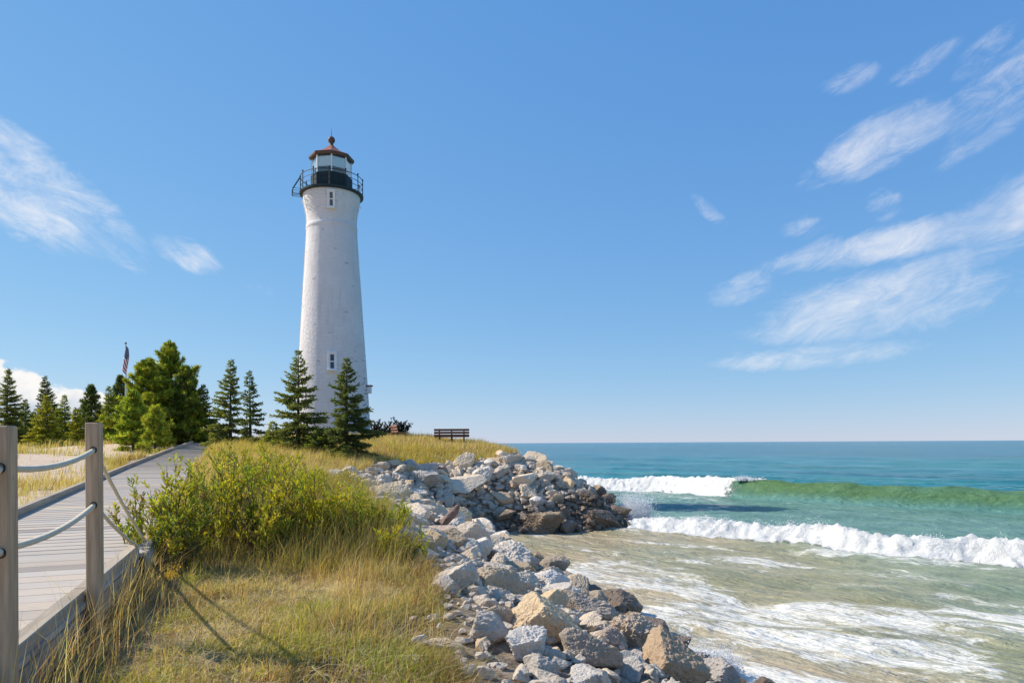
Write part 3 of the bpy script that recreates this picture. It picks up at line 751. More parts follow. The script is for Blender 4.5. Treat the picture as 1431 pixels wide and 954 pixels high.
def rock_label(x, y, z, r):
    if y > 24.5 - .2 * max(x, -3): zone = 'on the far headland below the bench' if x < 2.2 else 'on the pointed tip of the headland'
    elif y > 15: zone = 'around the head of the small cove'
    else: zone = 'on the near bank beside the grass'
    if z < .75: state = 'wet dark'
    elif z < 1.6: state = 'brownish grey'
    else: state = 'dry pale'
    size = 'big' if r > .44 else ('medium' if r > .28 else 'small')
    return f'{size} {state} riprap boulder {zone}'
def scatter_rocks():
    g = random.Random(5)
    n = len(placed)
    edge_line = [(a, b) for a, b, _ in TOP]
    # stretch of bank, radius in photograph pixels, how many
    zones = [(5.0, 14.0, ((27, 36, 18), (19, 27, 46), (13, 19, 30))), (14.0, 22.5, ((20, 27, 14), (14, 20, 38), (10, 14, 26))),
             (22.5, 33.0, ((14, 19, 20), (10, 14, 62), (7.5, 10, 60)))]
    for y0, y1, tiers in zones:
        for lo, hi, cnt in tiers:
            k = 0
            for t in range(7000):
                if k >= cnt or n >= 299: break
                x = g.uniform(-6.3, 5.6); y = g.uniform(y0, y1)
                if not in_poly(np.array([x]), np.array([y]), BANK)[0]: continue
                if y > 31.5 and x < 1.0: continue
                r = g.uniform(lo, hi) * y / F
                z = gz(x, y); px, py = to_pix(x, y, z)
                if not (430 < px < 1080 and 600 < py < 1000): continue
                if any((a - x) ** 2 + (b - y) ** 2 < (.70 * (c + r)) ** 2 for a, b, c in placed): continue
                if float(dist_line(np.array([x]), np.array([y]), edge_line)[0]) < r * .35: continue
                add_rock(x, y, r * 1.08, rock_label(x, y, z, r), lift=.24)
                placed[-1] = (x, y, r)
                k += 1; n += 1
            print('zone', y0, lo, k)
    print('rocks', n)
scatter_rocks()
def build_rubble():
    g = np.random.default_rng(8)
    V0, F0 = ICO[3]
    protos = [rock_shape(500 + i, 3, 9, .9)[0] for i in range(10)]
    Vs, Fs, off, k = [], [], 0, 0
    pts = [(g.uniform(-2.2, 2.2), g.uniform(4.2, 11)) for _ in range(350)] + [(g.uniform(-6.3, 5.4), g.uniform(4.6, 35)) for _ in range(14000)]
    xs = np.array([p[0] for p in pts]); ys = np.array([p[1] for p in pts])
    inside = in_poly(xs, ys, BANK); z = ground_z(xs, ys)
    edge = dist_line(xs, ys, [(a, b) for a, b, _ in TOP])
    near_edge = (edge < .30) & (ys < 13) & (g.random(len(xs)) < .35)
    near_sand = near_edge | (np.exp(-(((xs + 5.2) / .8) ** 2 + ((ys - 22.5) / 2) ** 2)) > .4)
    for x, y, zz, i_, ed, ns in zip(xs, ys, z, inside, edge, near_sand):
        if not (i_ or (ns and g.random() < .3)): continue
        if k > 5200: break
        r = g.uniform(.07, .21) if y > 22 else g.uniform(.05, .15) * (1 if y > 14 else .75)
        if ed < .5: r *= .6
        V = protos[g.integers(10)] * r
        a = g.uniform(0, 6.28); c, s_ = math.cos(a), math.sin(a)
        V = np.c_[V[:, 0] * c - V[:, 1] * s_, V[:, 0] * s_ + V[:, 1] * c, V[:, 2]]
        Vs.append(V + (x, y, zz + r * .35)); Fs.append(F0 + off); off += len(V0); k += 1
    o = mesh_np('rubble', np.concatenate(Vs), [np.concatenate(Fs)], M['rock'], smooth=False)
    tag(o, 'small broken stones filling the gaps between the riprap boulders', 'stones', kind='stuff')
build_rubble()

# ------------------------------------------------------------------ boardwalk
def build_boardwalk():
    g = random.Random(3)
    root = empty('boardwalk', (NEAR[1][1].x, NEAR[1][1].y, EYE + NEAR[1][2] - .4))
    root['label'] = 'grey weathered plank boardwalk rising past the pines towards the lighthouse'; root['category'] = 'boardwalk'; root['kind'] = 'structure'
    inv = -Vector(root.location)
    def lane(sec, name, pitch=.27):
        mb = MB()
        for (la, ra, za), (lb, rb, zb) in zip(sec[:-1], sec[1:]):
            ln = ((lb + rb) / 2 - (la + ra) / 2); ln.z = 0
            n = max(1, int(ln.length / pitch))
            for i in range(n):
                t = (i + .5) / n
                l = la.lerp(lb, t); r = ra.lerp(rb, t); z = EYE + za + (zb - za) * t
                c = (l + r) / 2; c.z = z - .019 + g.uniform(-.0006, .0006)
                d = r - l; d.z = 0
                v = g.uniform(.90, 1.08); tn = g.uniform(-.03, .05)
                col = (v * (1 + tn), v, v * (1 - tn))
                if g.random() < .13: col = (1.32, 1.22, .98)
                if g.random() < .06: col = (.68, .66, .66)
                rot = Matrix.Rotation(math.atan2(d.y, d.x), 3, 'Z')
                mb.box(c + inv + Vector((g.uniform(-.006, .006), 0, 0)), (d.length, ln.length / n - .0025, .038), rot, col)
        return mb
    mb = lane(NEAR, 'deck'); m2 = lane(FAR, 'deck')
    for a, b_, c_ in ((m2.v, m2.q, m2.c),):
        pass
    n0 = mb.n
    mb.q += [[i + n0 for i in q] for q in m2.q]; mb.t += [[i + n0 for i in q] for q in m2.t]; mb.v += m2.v; mb.c += m2.c; mb.n += m2.n
    mb.build('deck', M['deck_wood'], root, False, True)
    def beam(p, q, w_, h_, name, col=(1, 1, 1), seg=2.4, mat='beam_wood'):
        d = q - p; L = d.length; n = max(1, round(L / seg)); mbb = MB()
        for i in range(n):
            a = p + d * (i / n); b = p + d * ((i + 1) / n); c = (a + b) / 2; dd = (b - a)
            v = g.uniform(.88, 1.1)
            rot = dd.to_track_quat('Y', 'Z').to_matrix()
            mbb.box(c + inv, (w_, dd.length - .006, h_), rot, (col[0] * v, col[1] * v, col[2] * v), .006)
        return mbb.build(name, M[mat], root, False, True)
    for i in range(4):                                   # kerb on the far (left) side
        a, b = FAR[i], FAR[i + 1]
        beam(a[0] + Vector((-.02, 0, 0)) + Vector((0, 0, EYE + a[2] + .05 - a[0].z)), b[0] + Vector((-.02, 0, 0)) + Vector((0, 0, EYE + b[2] + .05 - b[0].z)), .095, .135, 'kerb_rail')
        rz = Vector((0, 0, EYE + a[2] - .11)); rz2 = Vector((0, 0, EYE + b[2] - .11))
        beam(Vector((a[1].x, a[1].y, 0)) + rz, Vector((b[1].x, b[1].y, 0)) + rz2, .05, .14, 'rim_joist')
        beam(Vector((a[0].x, a[0].y, 0)) + rz, Vector((b[0].x, b[0].y, 0)) + rz2, .05, .14, 'rim_joist')
    for i in range(2):                                   # broad kerb timber on the near right side
        a, b = NEAR[i], NEAR[i + 1]
        off = Vector((-.06, -.02, 0))
        beam(Vector((a[1].x, a[1].y, EYE + a[2] + .012)) + off, Vector((b[1].x, b[1].y, EYE + b[2] + .012)) + off, .10, .14, 'kerb_rail')
        beam(Vector((a[1].x, a[1].y, EYE + a[2] - .155)) + off + Vector((.028, 0, 0)), Vector((b[1].x, b[1].y, EYE + b[2] - .155)) + off + Vector((.028, 0, 0)), .05, .18, 'rim_joist')
        beam(Vector((a[0].x, a[0].y, EYE + a[2] + .05)), Vector((b[0].x, b[0].y, EYE + b[2] + .05)), .095, .135, 'kerb_rail')
    # cross kerb where the walk turns at the top
    l, r, z = FAR[-1]
    e = (r - l); e.z = 0; e.normalize(); f = Vector((-e.y, e.x, 0))
    top = MB()
    for i in range(26):
        c = l + e * (1.4 + 0) + f * 0
    a = Vector((l.x, l.y, EYE + z + .05)) + f * 2.2; b = a + e * 7
    beam(Vector((l.x, l.y, EYE + z + .05)), a, .095, .135, 'kerb_rail')
    beam(a, b, .095, .135, 'kerb_rail')
    mbt = MB()
    for i in range(42):
        v = g.uniform(.85, 1.1)
        c = Vector((l.x, l.y, EYE + z - .019)) + e * (.07 + .165 * i) + f * 1.1
        mbt.box(c + inv, (.158, 2.15, .038), Matrix.Rotation(math.atan2(e.y, e.x), 3, 'Z'), (v, v, v))
    mbt.build('landing_deck', M['deck_wood'], root, False, True)
    for y in (3.4, 5.6):                                 # stub legs in the shade below
        t = (y - 3.0) / 4.15
        p = NEAR[1][1].lerp(NEAR[2][1], t)
        lg = MB(); lg.box(Vector((p.x - .12, p.y, EYE - 1.6)) + inv, (.09, .09, .7)); lg.build('leg', M['post_wood'], root)
build_boardwalk()

def build_railing():
    p1 = Vector((-2.425, 3.25, 0)); p2 = Vector((-3.06, 5.0, 0))
    root = empty('rope_railing', (p2.x, p2.y, gz(p2.x, p2.y)))
    tag(root, 'two square timber posts with thick pale ropes beside the boardwalk', 'railing')
    inv = -Vector(root.location)
    for p, top in ((p1, EYE + .095), (p2, EYE + .165)):
        zb = gz(p.x, p.y) - .15; mb = MB()
        mb.box(Vector((p.x, p.y, (top + zb) / 2)) + inv, (.09, .09, top - zb), Matrix.Rotation(R(9), 3, 'Z'), bevel=.006)
        post = mb.build('post', M['post_wood'], root)
        for dz in (.20, .60):
            h = MB(); d = Vector((math.sin(R(-9 + 0)) * 0 + .012, -.0525, 0))
            ring = [Vector((p.x, p.y, top - dz)) + inv + Matrix.Rotation(R(9), 3, 'Z') @ Vector((.012, -.0455, 0)) + Matrix.Rotation(R(9), 3, 'Z') @ Vector((.021 * math.cos(a), 0, .021 * math.sin(a))) for a in np.linspace(0, 2 * PI, 13)]
            h.tube(ring, .005, 5); h.build('rope_hole', M['bolt'], post)
    def rope(a, b, sag, name='rope', r=.0165, n=40):
        mb = MB(); pts = []
        for i in range(n + 1):
            t = i / n; p = a.lerp(b, t); p.z -= sag * 4 * t * (1 - t); pts.append(p + inv)
        mb.tube(pts, r, 10)
        # the three strands of the lay, wound round the core
        for k in range(3):
            st = []
            m = n * 6; L = (b - a).length
            for i in range(m + 1):
                t = i / m; p = a.lerp(b, t); p.z -= sag * 4 * t * (1 - t)
                d = (b - a).normalized(); u = d.cross(Vector((0, 0, 1))).normalized(); v = u.cross(d)
                an = t * L / .11 * 2 * PI + k * 2 * PI / 3
                st.append(p + inv + (u * math.cos(an) + v * math.sin(an)) * r * .55)
            mb.tube(st, r * .62, 5, False)
        return mb.build(name, M['rope'], root, True)
    q = Vector((0, -.05, 0))
    h1, l1 = Vector((p1.x, p1.y, EYE - .105)), Vector((p1.x, p1.y, EYE - .49))
    h2, l2 = Vector((p2.x, p2.y, EYE - .035)), Vector((p2.x, p2.y, EYE - .435))
    rope(h1, h2, .05); rope(l1, l2, .05)
    e1, e2 = P(203, 756, 7.75), P(194, 764, 7.25)
    rope(h2, e1, .03, r=.0135); rope(l2, e2, .03, r=.0135)
    v0 = p1 + (p1 - p2) * 1.0
    rope(h1, Vector((v0.x, v0.y, EYE - .15)), .05); rope(l1, Vector((v0.x, v0.y, EYE - .53)), .05)
build_railing()

# ------------------------------------------------------------------ lighthouse
def brick_paint_mat():
    m, w, b = new_mat('whitewashed_brick')
    uv = w.add('ShaderNodeUVMap').outputs['UV']; tc = w.add('ShaderNodeTexCoord').outputs['Object']
    br = w.add('ShaderNodeTexBrick'); w.put(br.inputs['Vector'], uv)
    br.inputs['Scale'].default_value = 1.0; br.inputs['Brick Width'].default_value = .22; br.inputs['Row Height'].default_value = .078
    br.inputs['Mortar Size'].default_value = .012; br.inputs['Mortar Smooth'].default_value = .4
    br.inputs['Color1'].default_value = (1, 1, 1, 1); br.inputs['Color2'].default_value = (.9, .9, .9, 1); br.inputs['Mortar'].default_value = (0.55, .55, .55, 1)
    n1 = w.noise(tc, .8, 5, .6); n2 = w.noise(tc, 5, 5, .65); n3 = w.noise(w.scale(tc, (3, 3, .35)), 1.2, 5, .6)
    col = w.mix(w.ss(n1, .3, .7), rgb((.83, .775, .765)), rgb((.90, .855, .835)))
    col = w.mix(w.math('MULTIPLY', w.ss(n3, .52, .72), .28), col, rgb((.56, .52, .50)))
    col = w.mix(.22, col, br.outputs['Color'], 'MULTIPLY')
    rs = w.noise(w.scale(tc, (5, 5, .16)), 1.4, 5, .65)
    sp0 = w.add('ShaderNodeSeparateXYZ'); w.l.new(tc, sp0.inputs[0])
    run = w.math('MULTIPLY', w.math('MULTIPLY', w.ss(rs, .56, .72), w.ss(sp0.outputs[2], 10.5, 14.6)), .32)
    col = w.mix(run, col, rgb((.42, .30, .22)))
    sep = w.add('ShaderNodeSeparateXYZ'); w.l.new(tc, sep.inputs[0])
    # paint lost from single bricks on the lake side
    cell = w.add('ShaderNodeTexVoronoi'); w.put(cell.inputs['Vector'], w.scale(uv, (4.5, 12.8, 1))); cell.inputs['Scale'].default_value = 1.0
    cs = w.add('ShaderNodeSeparateColor'); w.l.new(cell.outputs['Color'], cs.inputs[0])
    lake = w.math('MULTIPLY', w.ss(sep.outputs[0], 1.0, 1.9), w.ss(sep.outputs[2], 7.5, 3.0))
    bald = w.ss(w.math('ADD', cs.outputs[0], w.math('MULTIPLY', w.math('SUBTRACT', n1, .5), .7)), .84, .90)
    few = w.math('MULTIPLY', w.ss(cs.outputs[1], .994, .997), .45)
    col = w.mix(w.math('MAXIMUM', w.math('MULTIPLY', w.math('MULTIPLY', bald, lake), .75), few), col, rgb((.30, .19, .14)))
    w.put(b.inputs['Base Color'], col); b.inputs['Roughness'].default_value = .75; b.inputs['Specular IOR Level'].default_value = .25
    h = w.math('ADD', w.math('MULTIPLY', br.outputs['Fac'], -.5), w.math('ADD', w.math('MULTIPLY', n2, 1.2), w.math('MULTIPLY', w.noise(tc, 18, 3), .5)))
    w.put(b.inputs['Normal'], w.bump(h, .9, .05))
    return m
def glass_mat(name, tint=(.75, .9, .95), gl=.25):
    m = bpy.data.materials.new(name); m.use_nodes = True
    w = NT(m.node_tree); w.n.clear(); out = w.add('ShaderNodeOutputMaterial')
    tr = w.add('ShaderNodeBsdfTransparent'); tr.inputs[0].default_value = rgb(tint)
    g = w.add('ShaderNodeBsdfGlossy'); g.inputs['Roughness'].default_value = .05; g.inputs['Color'].default_value = (.9, .95, 1, 1)
    fr = w.add('ShaderNodeFresnel'); fr.inputs['IOR'].default_value = 1.5
    x = w.add('ShaderNodeMixShader'); w.put(x.inputs[0], w.math('ADD', w.math('MULTIPLY', fr.outputs[0], .45), gl, clamp=True))
    w.l.new(tr.outputs[0], x.inputs[1]); w.l.new(g.outputs[0], x.inputs[2]); w.l.new(x.outputs[0], out.inputs['Surface'])
    return m
M['glass'] = glass_mat('lantern_glass', (.93, .98, .98), .03)
M['dark_glass'] = simple('dark_window_glass', (.03, .04, .05), .08, .2, 3, 0, .01, spec=.8)

def build_lighthouse():
    D = 42.0; k = D / F
    cx, cy = P(465.5, 600, D).x, D
    zy = lambda py: (EYE + (620.0 - py) * k)
    z0 = gz(cx, cy) - .3
    face = math.atan2(cx, cy)                     # azimuth of the line of sight to the tower
    root = empty('lighthouse', (cx, cy, z0), 0)
    tag(root, 'tall white tapering brick lighthouse with a black gallery and red brown lantern roof', 'lighthouse')
    Z = lambda py: zy(py) - z0
    # tower shaft
    prof = [(610, 51.5), (590, 50.6), (560, 49.0), (530, 47.2), (490, 44.6), (450, 42.0), (410, 39.6), (370, 37.0), (340, 35.2), (324, 34.3), (322.5, 34.9), (319, 34.9), (317.5, 34.1),
            (312, 34.0), (304, 34.6), (296, 36.0), (290, 37.2), (284, 38.3), (279, 38.8), (272, 38.8)]
    zs, rs = np.array([Z(p) for p, _ in prof]), np.array([r * k for _, r in prof])
    zz = np.unique(np.concatenate([np.linspace(0, zs[-1], 90), zs]))
    rr = np.interp(zz, zs, rs); nseg = 96
    A = np.linspace(0, 2 * PI, nseg + 1)
    V = np.array([(r * math.cos(a), r * math.sin(a), z) for z, r in zip(zz, rr) for a in A])
    UV = np.array([(a * 1.75, z) for z in zz for a in A])
    mesh_np('tower', V, [grid_faces(nseg + 1, len(zz))], brick_paint_mat(), root, smooth=True, uv=UV)
    rad = lambda z: float(np.interp(z, zz, rr))
    # windows facing the camera
    def window(px, py0, py1, w_px, fw_px, off):
        zc = (Z(py0) + Z(py1)) / 2; h = (Z(py0) - Z(py1)); w_ = w_px * k * .95
        r0 = rad(zc)
        az = face + PI + off / r0 if False else None
        th = math.atan2(-cy, -cx) + off / r0
        rot = Matrix.Rotation(th + PI / 2, 3, 'Z') @ Matrix.Rotation(math.atan2(rad(zc + h / 2) - rad(zc - h / 2), h), 3, 'X')
        nrm = rot @ Vector((0, -1, 0)); up = rot @ Vector((0, 0, 1))
        base = Vector((math.cos(th), math.sin(th), 0)) * (r0 + .05); base.z = zc
        fr = MB(); fwd = nrm
        t = fw_px * k
        for sx in (-1, 1):
            fr.box(base + rot @ Vector((sx * (w_ + t) / 2, 0, 0)), (t, .20, h + 2 * t), rot, bevel=.01)
        fr.box(base + up * ((h + t) / 2), (w_, .20, t), rot, bevel=.01)
        f = fr.build('window', M['white_paint'], root)
        s_ = MB(); s_.box(base - up * ((h + t) / 2) + nrm * .05, (w_ + 2.2 * t, .26, t * .9), rot, bevel=.01); s_.build('sill', M['white_paint'], f)
        p = MB(); p.box(base - nrm * .02 , (w_, .03, h), rot); p.build('pane', M['dark_glass'], f)
        b = MB(); b.box(base + nrm * .02, (w_, .05, .07), rot); b.box(base + nrm * .02 + up * (h / 2 - .025), (w_, .05, .05), rot); b.box(base + nrm * .02 - up * (h / 2 - .025), (w_, .05, .05), rot)
        for sx in (-1, 1): b.box(base + nrm * .018 + rot @ Vector((sx * (w_ / 2 - .02), 0, 0)), (.04, .05, h), rot)
        b.build('sash', M['white_paint'], f)
    window(464.5, 281.5, 301, 6.0, 2.4, -.03)
    window(464.5, 500, 521, 7.0, 2.6, -.03)
    # gallery
    g = MB(); zt = Z(273)
    g.lathe([(38.5 * k, zt - .14), (40.5 * k, zt - .12), (43.2 * k, zt - .10), (43.4 * k, zt), (20 * k, zt + .002)], 64); g.build('gallery_deck', M['metal_black'], root, False)
    rl = MB(); Rr = 42.2 * k
    for h in (.32, .62, .93):
        rl.tube([(Rr * math.cos(a), Rr * math.sin(a), zt + h) for a in np.linspace(0, 2 * PI, 65)], 
                .016 if h < .9 else .022, 6, False)
    rl.build('gallery_rail', M['metal_black'], root)
    for i in range(12):
        a = 2 * PI * (i + .35) / 12; m = MB()
        m.tube([(Rr * math.cos(a), Rr * math.sin(a), zt), (Rr * math.cos(a), Rr * math.sin(a), zt + 1.0)], .027, 6); m.lathe([(.0, .13), (.045, .09), (.05, .05), (.03, 0)], 8, 0, (1, 1, 1), (Rr * math.cos(a), Rr * math.sin(a), zt + .98))
        m.build('railing_post', M['metal_black'], root)
    for i in range(10):
        a = 2 * PI * (i + .5) / 10; m = MB(); r1 = 38.8 * k
        m.tube([(r1 * math.cos(a), r1 * math.sin(a), zt - .58), (r1 * 1.03 * math.cos(a), r1 * 1.03 * math.sin(a), zt - .62)], .05, 8); m.build('vent_plug', M['grey_panel'], root)
    # access ladder hung outside the gallery, on the left as seen from the walk
    ta = math.atan2(-cy, -cx) - PI / 2 + .15
    er = Vector((math.cos(ta), math.sin(ta), 0)); et = Vector((-er.y, er.x, 0))
    if er.x > 0: er, et = -er, -et
    lad = MB()
    for s_ in (-1, 1):
        o = et * (.22 * s_)
        a0 = er * (Rr) + o; b0 = er * (Rr + .46) + o
        lad.tube([a0 + Vector((0, 0, zt + .85)), b0 + Vector((0, 0, zt + .05)), b0 + Vector((0, 0, zt - .28))], .02, 6)
        lad.tube([b0 + Vector((0, 0, zt - .28)), er * (Rr - .05) + o + Vector((0, 0, zt - .26))], .018, 6)
    for i in range(7):
        t = i / 6; c = er * (Rr + .46 * min(1, t * 1.4)) + Vector((0, 0, zt + .85 - 1.13 * t))
        lad.tube([c - et * .22, c + et * .22], .015, 6)
    for i in range(4):
        t = i / 3; c = er * (Rr + .46 * (1 - .0 * t)) + Vector((0, 0, zt + .15 - .15 * i)); lad.tube([c, er * Rr + Vector((0, 0, zt + .15 - .12 * i))], .012, 6)
    lad.build('access_ladder', M['metal_black'], root)
    # lantern: eight sided, one edge towards the camera
    ph = math.atan2(-cy, -cx); rl_ = 27.8 * k; zp = zt + .98; ze = Z(226.5)
    pr = MB(); pr.lathe([(rl_, zt + .004), (rl_, zp), (rl_ * 1.02, zp), (rl_ * 1.02, zp + .05), (rl_ * .93, zp + .05)], 8, ph); 
    pa = pr.build('lantern_wall', M['metal_black'], root)
    sl = MB()
    for j in range(8):                                  # raised vertical boards
        a0, a1 = ph + j * PI / 4, ph + (j + 1) * PI / 4
        p0, p1 = Vector((math.cos(a0), math.sin(a0), 0)) * rl_, Vector((math.cos(a1), math.sin(a1), 0)) * rl_
        rot = Matrix.Rotation(math.atan2((p1 - p0).y, (p1 - p0).x), 3, 'Z'); nn = ((p0 + p1) / 2).normalized()
        for i in range(7):
            c = p0.lerp(p1, (i + .5) / 7) + nn * .012; c.z = (zt + zp) / 2
            sl.box(c, ((p1 - p0).length / 7 - .03, .024, zp - zt - .1), rot)
    sl.build('wall_boards', M['metal_black'], pa)
    for j in range(8):
        a0, a1 = ph + j * PI / 4, ph + (j + 1) * PI / 4
        p0, p1 = Vector((math.cos(a0), math.sin(a0), 0)) * rl_ * .965, Vector((math.cos(a1), math.sin(a1), 0)) * rl_ * .965
        m = MB(); rot = Matrix.Rotation(math.atan2((p1 - p0).y, (p1 - p0).x), 3, 'Z'); c = (p0 + p1) / 2; c.z = (zp + ze) / 2 + .03
        m.box(c, ((p1 - p0).length - .05, .012, ze - zp - .04), rot); m.build('glass_pane', M['glass'], root)
        m = MB(); m.box(Vector((p0.x, p0.y, (zp + ze) / 2 + .02)), (.07, .07, ze - zp), Matrix.Rotation(a0, 3, 'Z')); m.build('mullion', M['grey_panel'], root)
    # lining of the roof hanging inside the glass, and the lamp
    ln = MB(); ln.lathe([(rl_ * .92, ze - .66), (rl_ * .92, ze - .05), (.02, ze + .12)], 8, ph); ln.build('ceiling_lining', M['grey_panel'], root)
    lp = MB(); lp.lathe([(.02, zp - .1), (.10, zp - .1), (.10, zp + .12), (.17, zp + .16), (.19, zp + .34), (.15, zp + .5), (.02, zp + .55)], 16); lp.build('lamp', M['white_paint'], root, True)
    # roof
    re = 30.8 * k; zr = Z(224.5); za = Z(204.5)
    ro = MB(); ro.lathe([(re * 1.0, zr + .12), (re * .52, zr + .12 + (za - zr) * .36), (.16, za)], 8, ph); ro.build('roof', M['copper'], root)
    ev = MB(); ev.lathe([(rl_ * .9, zr - .06), (re * .97, zr - .06), (re * 1.005, zr + .02), (re * 1.005, zr + .11), (re * .98, zr + .125)], 8, ph); ev.build('eave', M['copper_dark'], root)
    fi = MB(); zb = Z(196); rb = .215
    fi.lathe([(.17, za - .02), (.15, za + .03), (.10, za + .08), (.10, zb - .22), (.13, zb - .2), (.13, zb - .17)] + [(rb * math.sin(t), zb - rb * math.cos(t)) for t in np.linspace(.55, PI - .05, 14)], 24); fi.build('ball_finial', M['copper_dark'], root, True)
    rod = MB(); rod.tube([(0, 0, zb + .18), (0, 0, Z(180))], [.022, .008], 6); rod.build('lightning_rod', M['metal_black'], root)
    # lamp bracket on the lake side wall and a cable down the left edge
    th = math.atan2(-cy, -cx) + PI / 2 - .25; zc = Z(545); r0 = rad(zc); nr = Vector((math.cos(th), math.sin(th), 0))
    wl = MB(); rot = Matrix.Rotation(th, 3, 'Z')
    wl.box(nr * (r0 + .12) + Vector((0, 0, zc)), (.26, .3, .42), rot, bevel=.03); wb = wl.build('vent_box', M['white_paint'], root)
    wh = MB(); wh.box(nr * (r0 + .14) + Vector((0, 0, zc + .25)), (.36, .4, .08), Matrix.Rotation(th, 3, 'Z'), bevel=.02); wh.build('hood', M['red_wood'], wb)
    cb = MB(); tc = math.atan2(-cy, -cx) - PI / 2 - .1
    cb.tube([Vector((math.cos(tc), math.sin(tc), 0)) * (rad(z) + .04) + Vector((0, 0, z)) for z in np.linspace(.5, zt - .4, 60)], .018, 5); cb.build('cable', M['grey_panel'], root)
    return root
build_lighthouse()

# ------------------------------------------------------------------ benches
def build_bench(name, label, loc, rz, mat, W_=1.84, nlegs=3):
    root = empty(name, loc, rz); tag(root, label, 'bench')
    # local: x along, +y the way the sitter faces, back at y = -0.25
    for j, z in enumerate((.50, .645, .79)):
        m = MB(); m.box((0, -.24 - .035 * j, z), (W_, .04, .115), Matrix.Rotation(R(-13), 3, 'X'), bevel=.008)
        m.build('back_slat', mat, root)
    for j in range(4):
        m = MB(); m.box((0, -.16 + .135 * j, .435), (W_, .12, .04), bevel=.008); m.build('seat_slat', mat, root)
    for i in range(nlegs):
        x = -W_ / 2 + .28 + i * (W_ - .56) / (nlegs - 1)
        m = MB(); m.box((x, -.255, .44), (.07, .06, .84), Matrix.Rotation(R(-13) * -1 * -1, 3, 'X'), bevel=.006); m.build('back_post', M['bench_dark'], root)
        m = MB(); m.box((x, .26, .21), (.07, .07, .42), bevel=.006); m.build('front_leg', M['bench_dark'], root)
        m = MB(); m.box((x, -.17, .2), (.07, .07, .42), bevel=.006); m.build('rear_leg', M['bench_dark'], root)
        m = MB(); m.box((x, .04, .395), (.06, .52, .06), bevel=.006); m.build('seat_bearer', M['bench_dark'], root)
    return root
M['bench_dark'] = simple('dark_bench_frame', (.06, .045, .04), .7, .2, 6, .2, .004)
bp = P(631.5, 621.5, 36.0)
zb_ = bp.z
build_bench('bench', 'brown slatted bench on the grassy crest facing the lake, seen from behind', (bp.x, bp.y, zb_), R(3), M['bench_wood'])
bq = P(556, 615, 38.5)
build_bench('bench', 'red brown bench seen end on beside the dark shrub by the lighthouse', (bq.x, bq.y, bq.z), R(-62), M['red_wood'], 1.5)
# ------------------------------------------------------------------ flag
def flag_mat():
    m, w, b = new_mat('striped_flag_cloth')
    uv = w.add('ShaderNodeUVMap').outputs['UV']; sp = w.add('ShaderNodeSeparateXYZ'); w.l.new(uv, sp.inputs[0])
    u, v = sp.outputs[0], sp.outputs[1]
    st = w.math('LESS_THAN', w.math('MODULO', w.math('MULTIPLY', v, 13.0), 2.0), 1.0)
    col = w.mix(st, rgb((.72, .70, .68)), rgb((.42, .035, .05)))
    cant = w.math('MULTIPLY', w.math('LESS_THAN', u, .4), w.math('GREATER_THAN', v, 6 / 13))
    a = w.math('SUBTRACT', w.math('FRACT', w.math('MULTIPLY', u, 15.0)), .5); c = w.math('SUBTRACT', w.math('FRACT', w.math('MULTIPLY', v, 9.3)), .5)
    star = w.math('LESS_THAN', w.math('ADD', w.math('MULTIPLY', a, a), w.math('MULTIPLY', c, c)), .05)
    can = w.mix(star, rgb((.018, .025, .09)), rgb((.7, .7, .7)))
    col = w.mix(cant, col, can)
    w.put(b.inputs['Base Color'], col); b.inputs['Roughness'].default_value = .8
    return m
def build_flag():
    p = P(176.5, 615, 50.0); k = 50.0 / F
    zb = gz(p.x, p.y); top = P(176.5, 481, 50.0).z
    root = empty('flagpole', (p.x, p.y, zb)); tag(root, 'white flagpole behind the pines with a limp striped flag', 'flagpole')
    m = MB(); m.tube([(0, 0, 0), (0, 0, (top - zb) * .5), (0, 0, top - zb)], [.085, .07, .05], 10); m.build('pole', M['white_paint'], root)
    m = MB(); m.lathe([(.01, .0), (.07, .04), (.08, .09), (.05, .14), (.005, .16)], 12, 0, (1, 1, 1), (0, 0, top - zb)); m.build('pole_ball', M['copper_dark'], root, True)
    nu, nv = 40, 24; V = []; UV = []
    H, L = 1.25, 2.1; zt = top - zb - .08
    for j in range(nv):
        v = j / (nv - 1)
        for i in range(nu):
            u = i / (nu - 1)
            z = zt - (1 - v) * H * (1 - .35 * u) - u * L * .72 * (1 - .12 * v)
            rr = .05 + .20 * math.sin(PI * min(1, u * 1.15)) ** .7
            an = 1.2 + 5.2 * u + v * 4.0 + .5 * math.sin(7 * u)
            V.append((rr * .9 * math.cos(an) - .06 * u + .02, rr * .8 * math.sin(an), z)); UV.append((u, v))
    mesh_np('flag', np.array(V), [grid_faces(nu, nv)], flag_mat(), root, smooth=True, uv=np.array(UV))
build_flag()

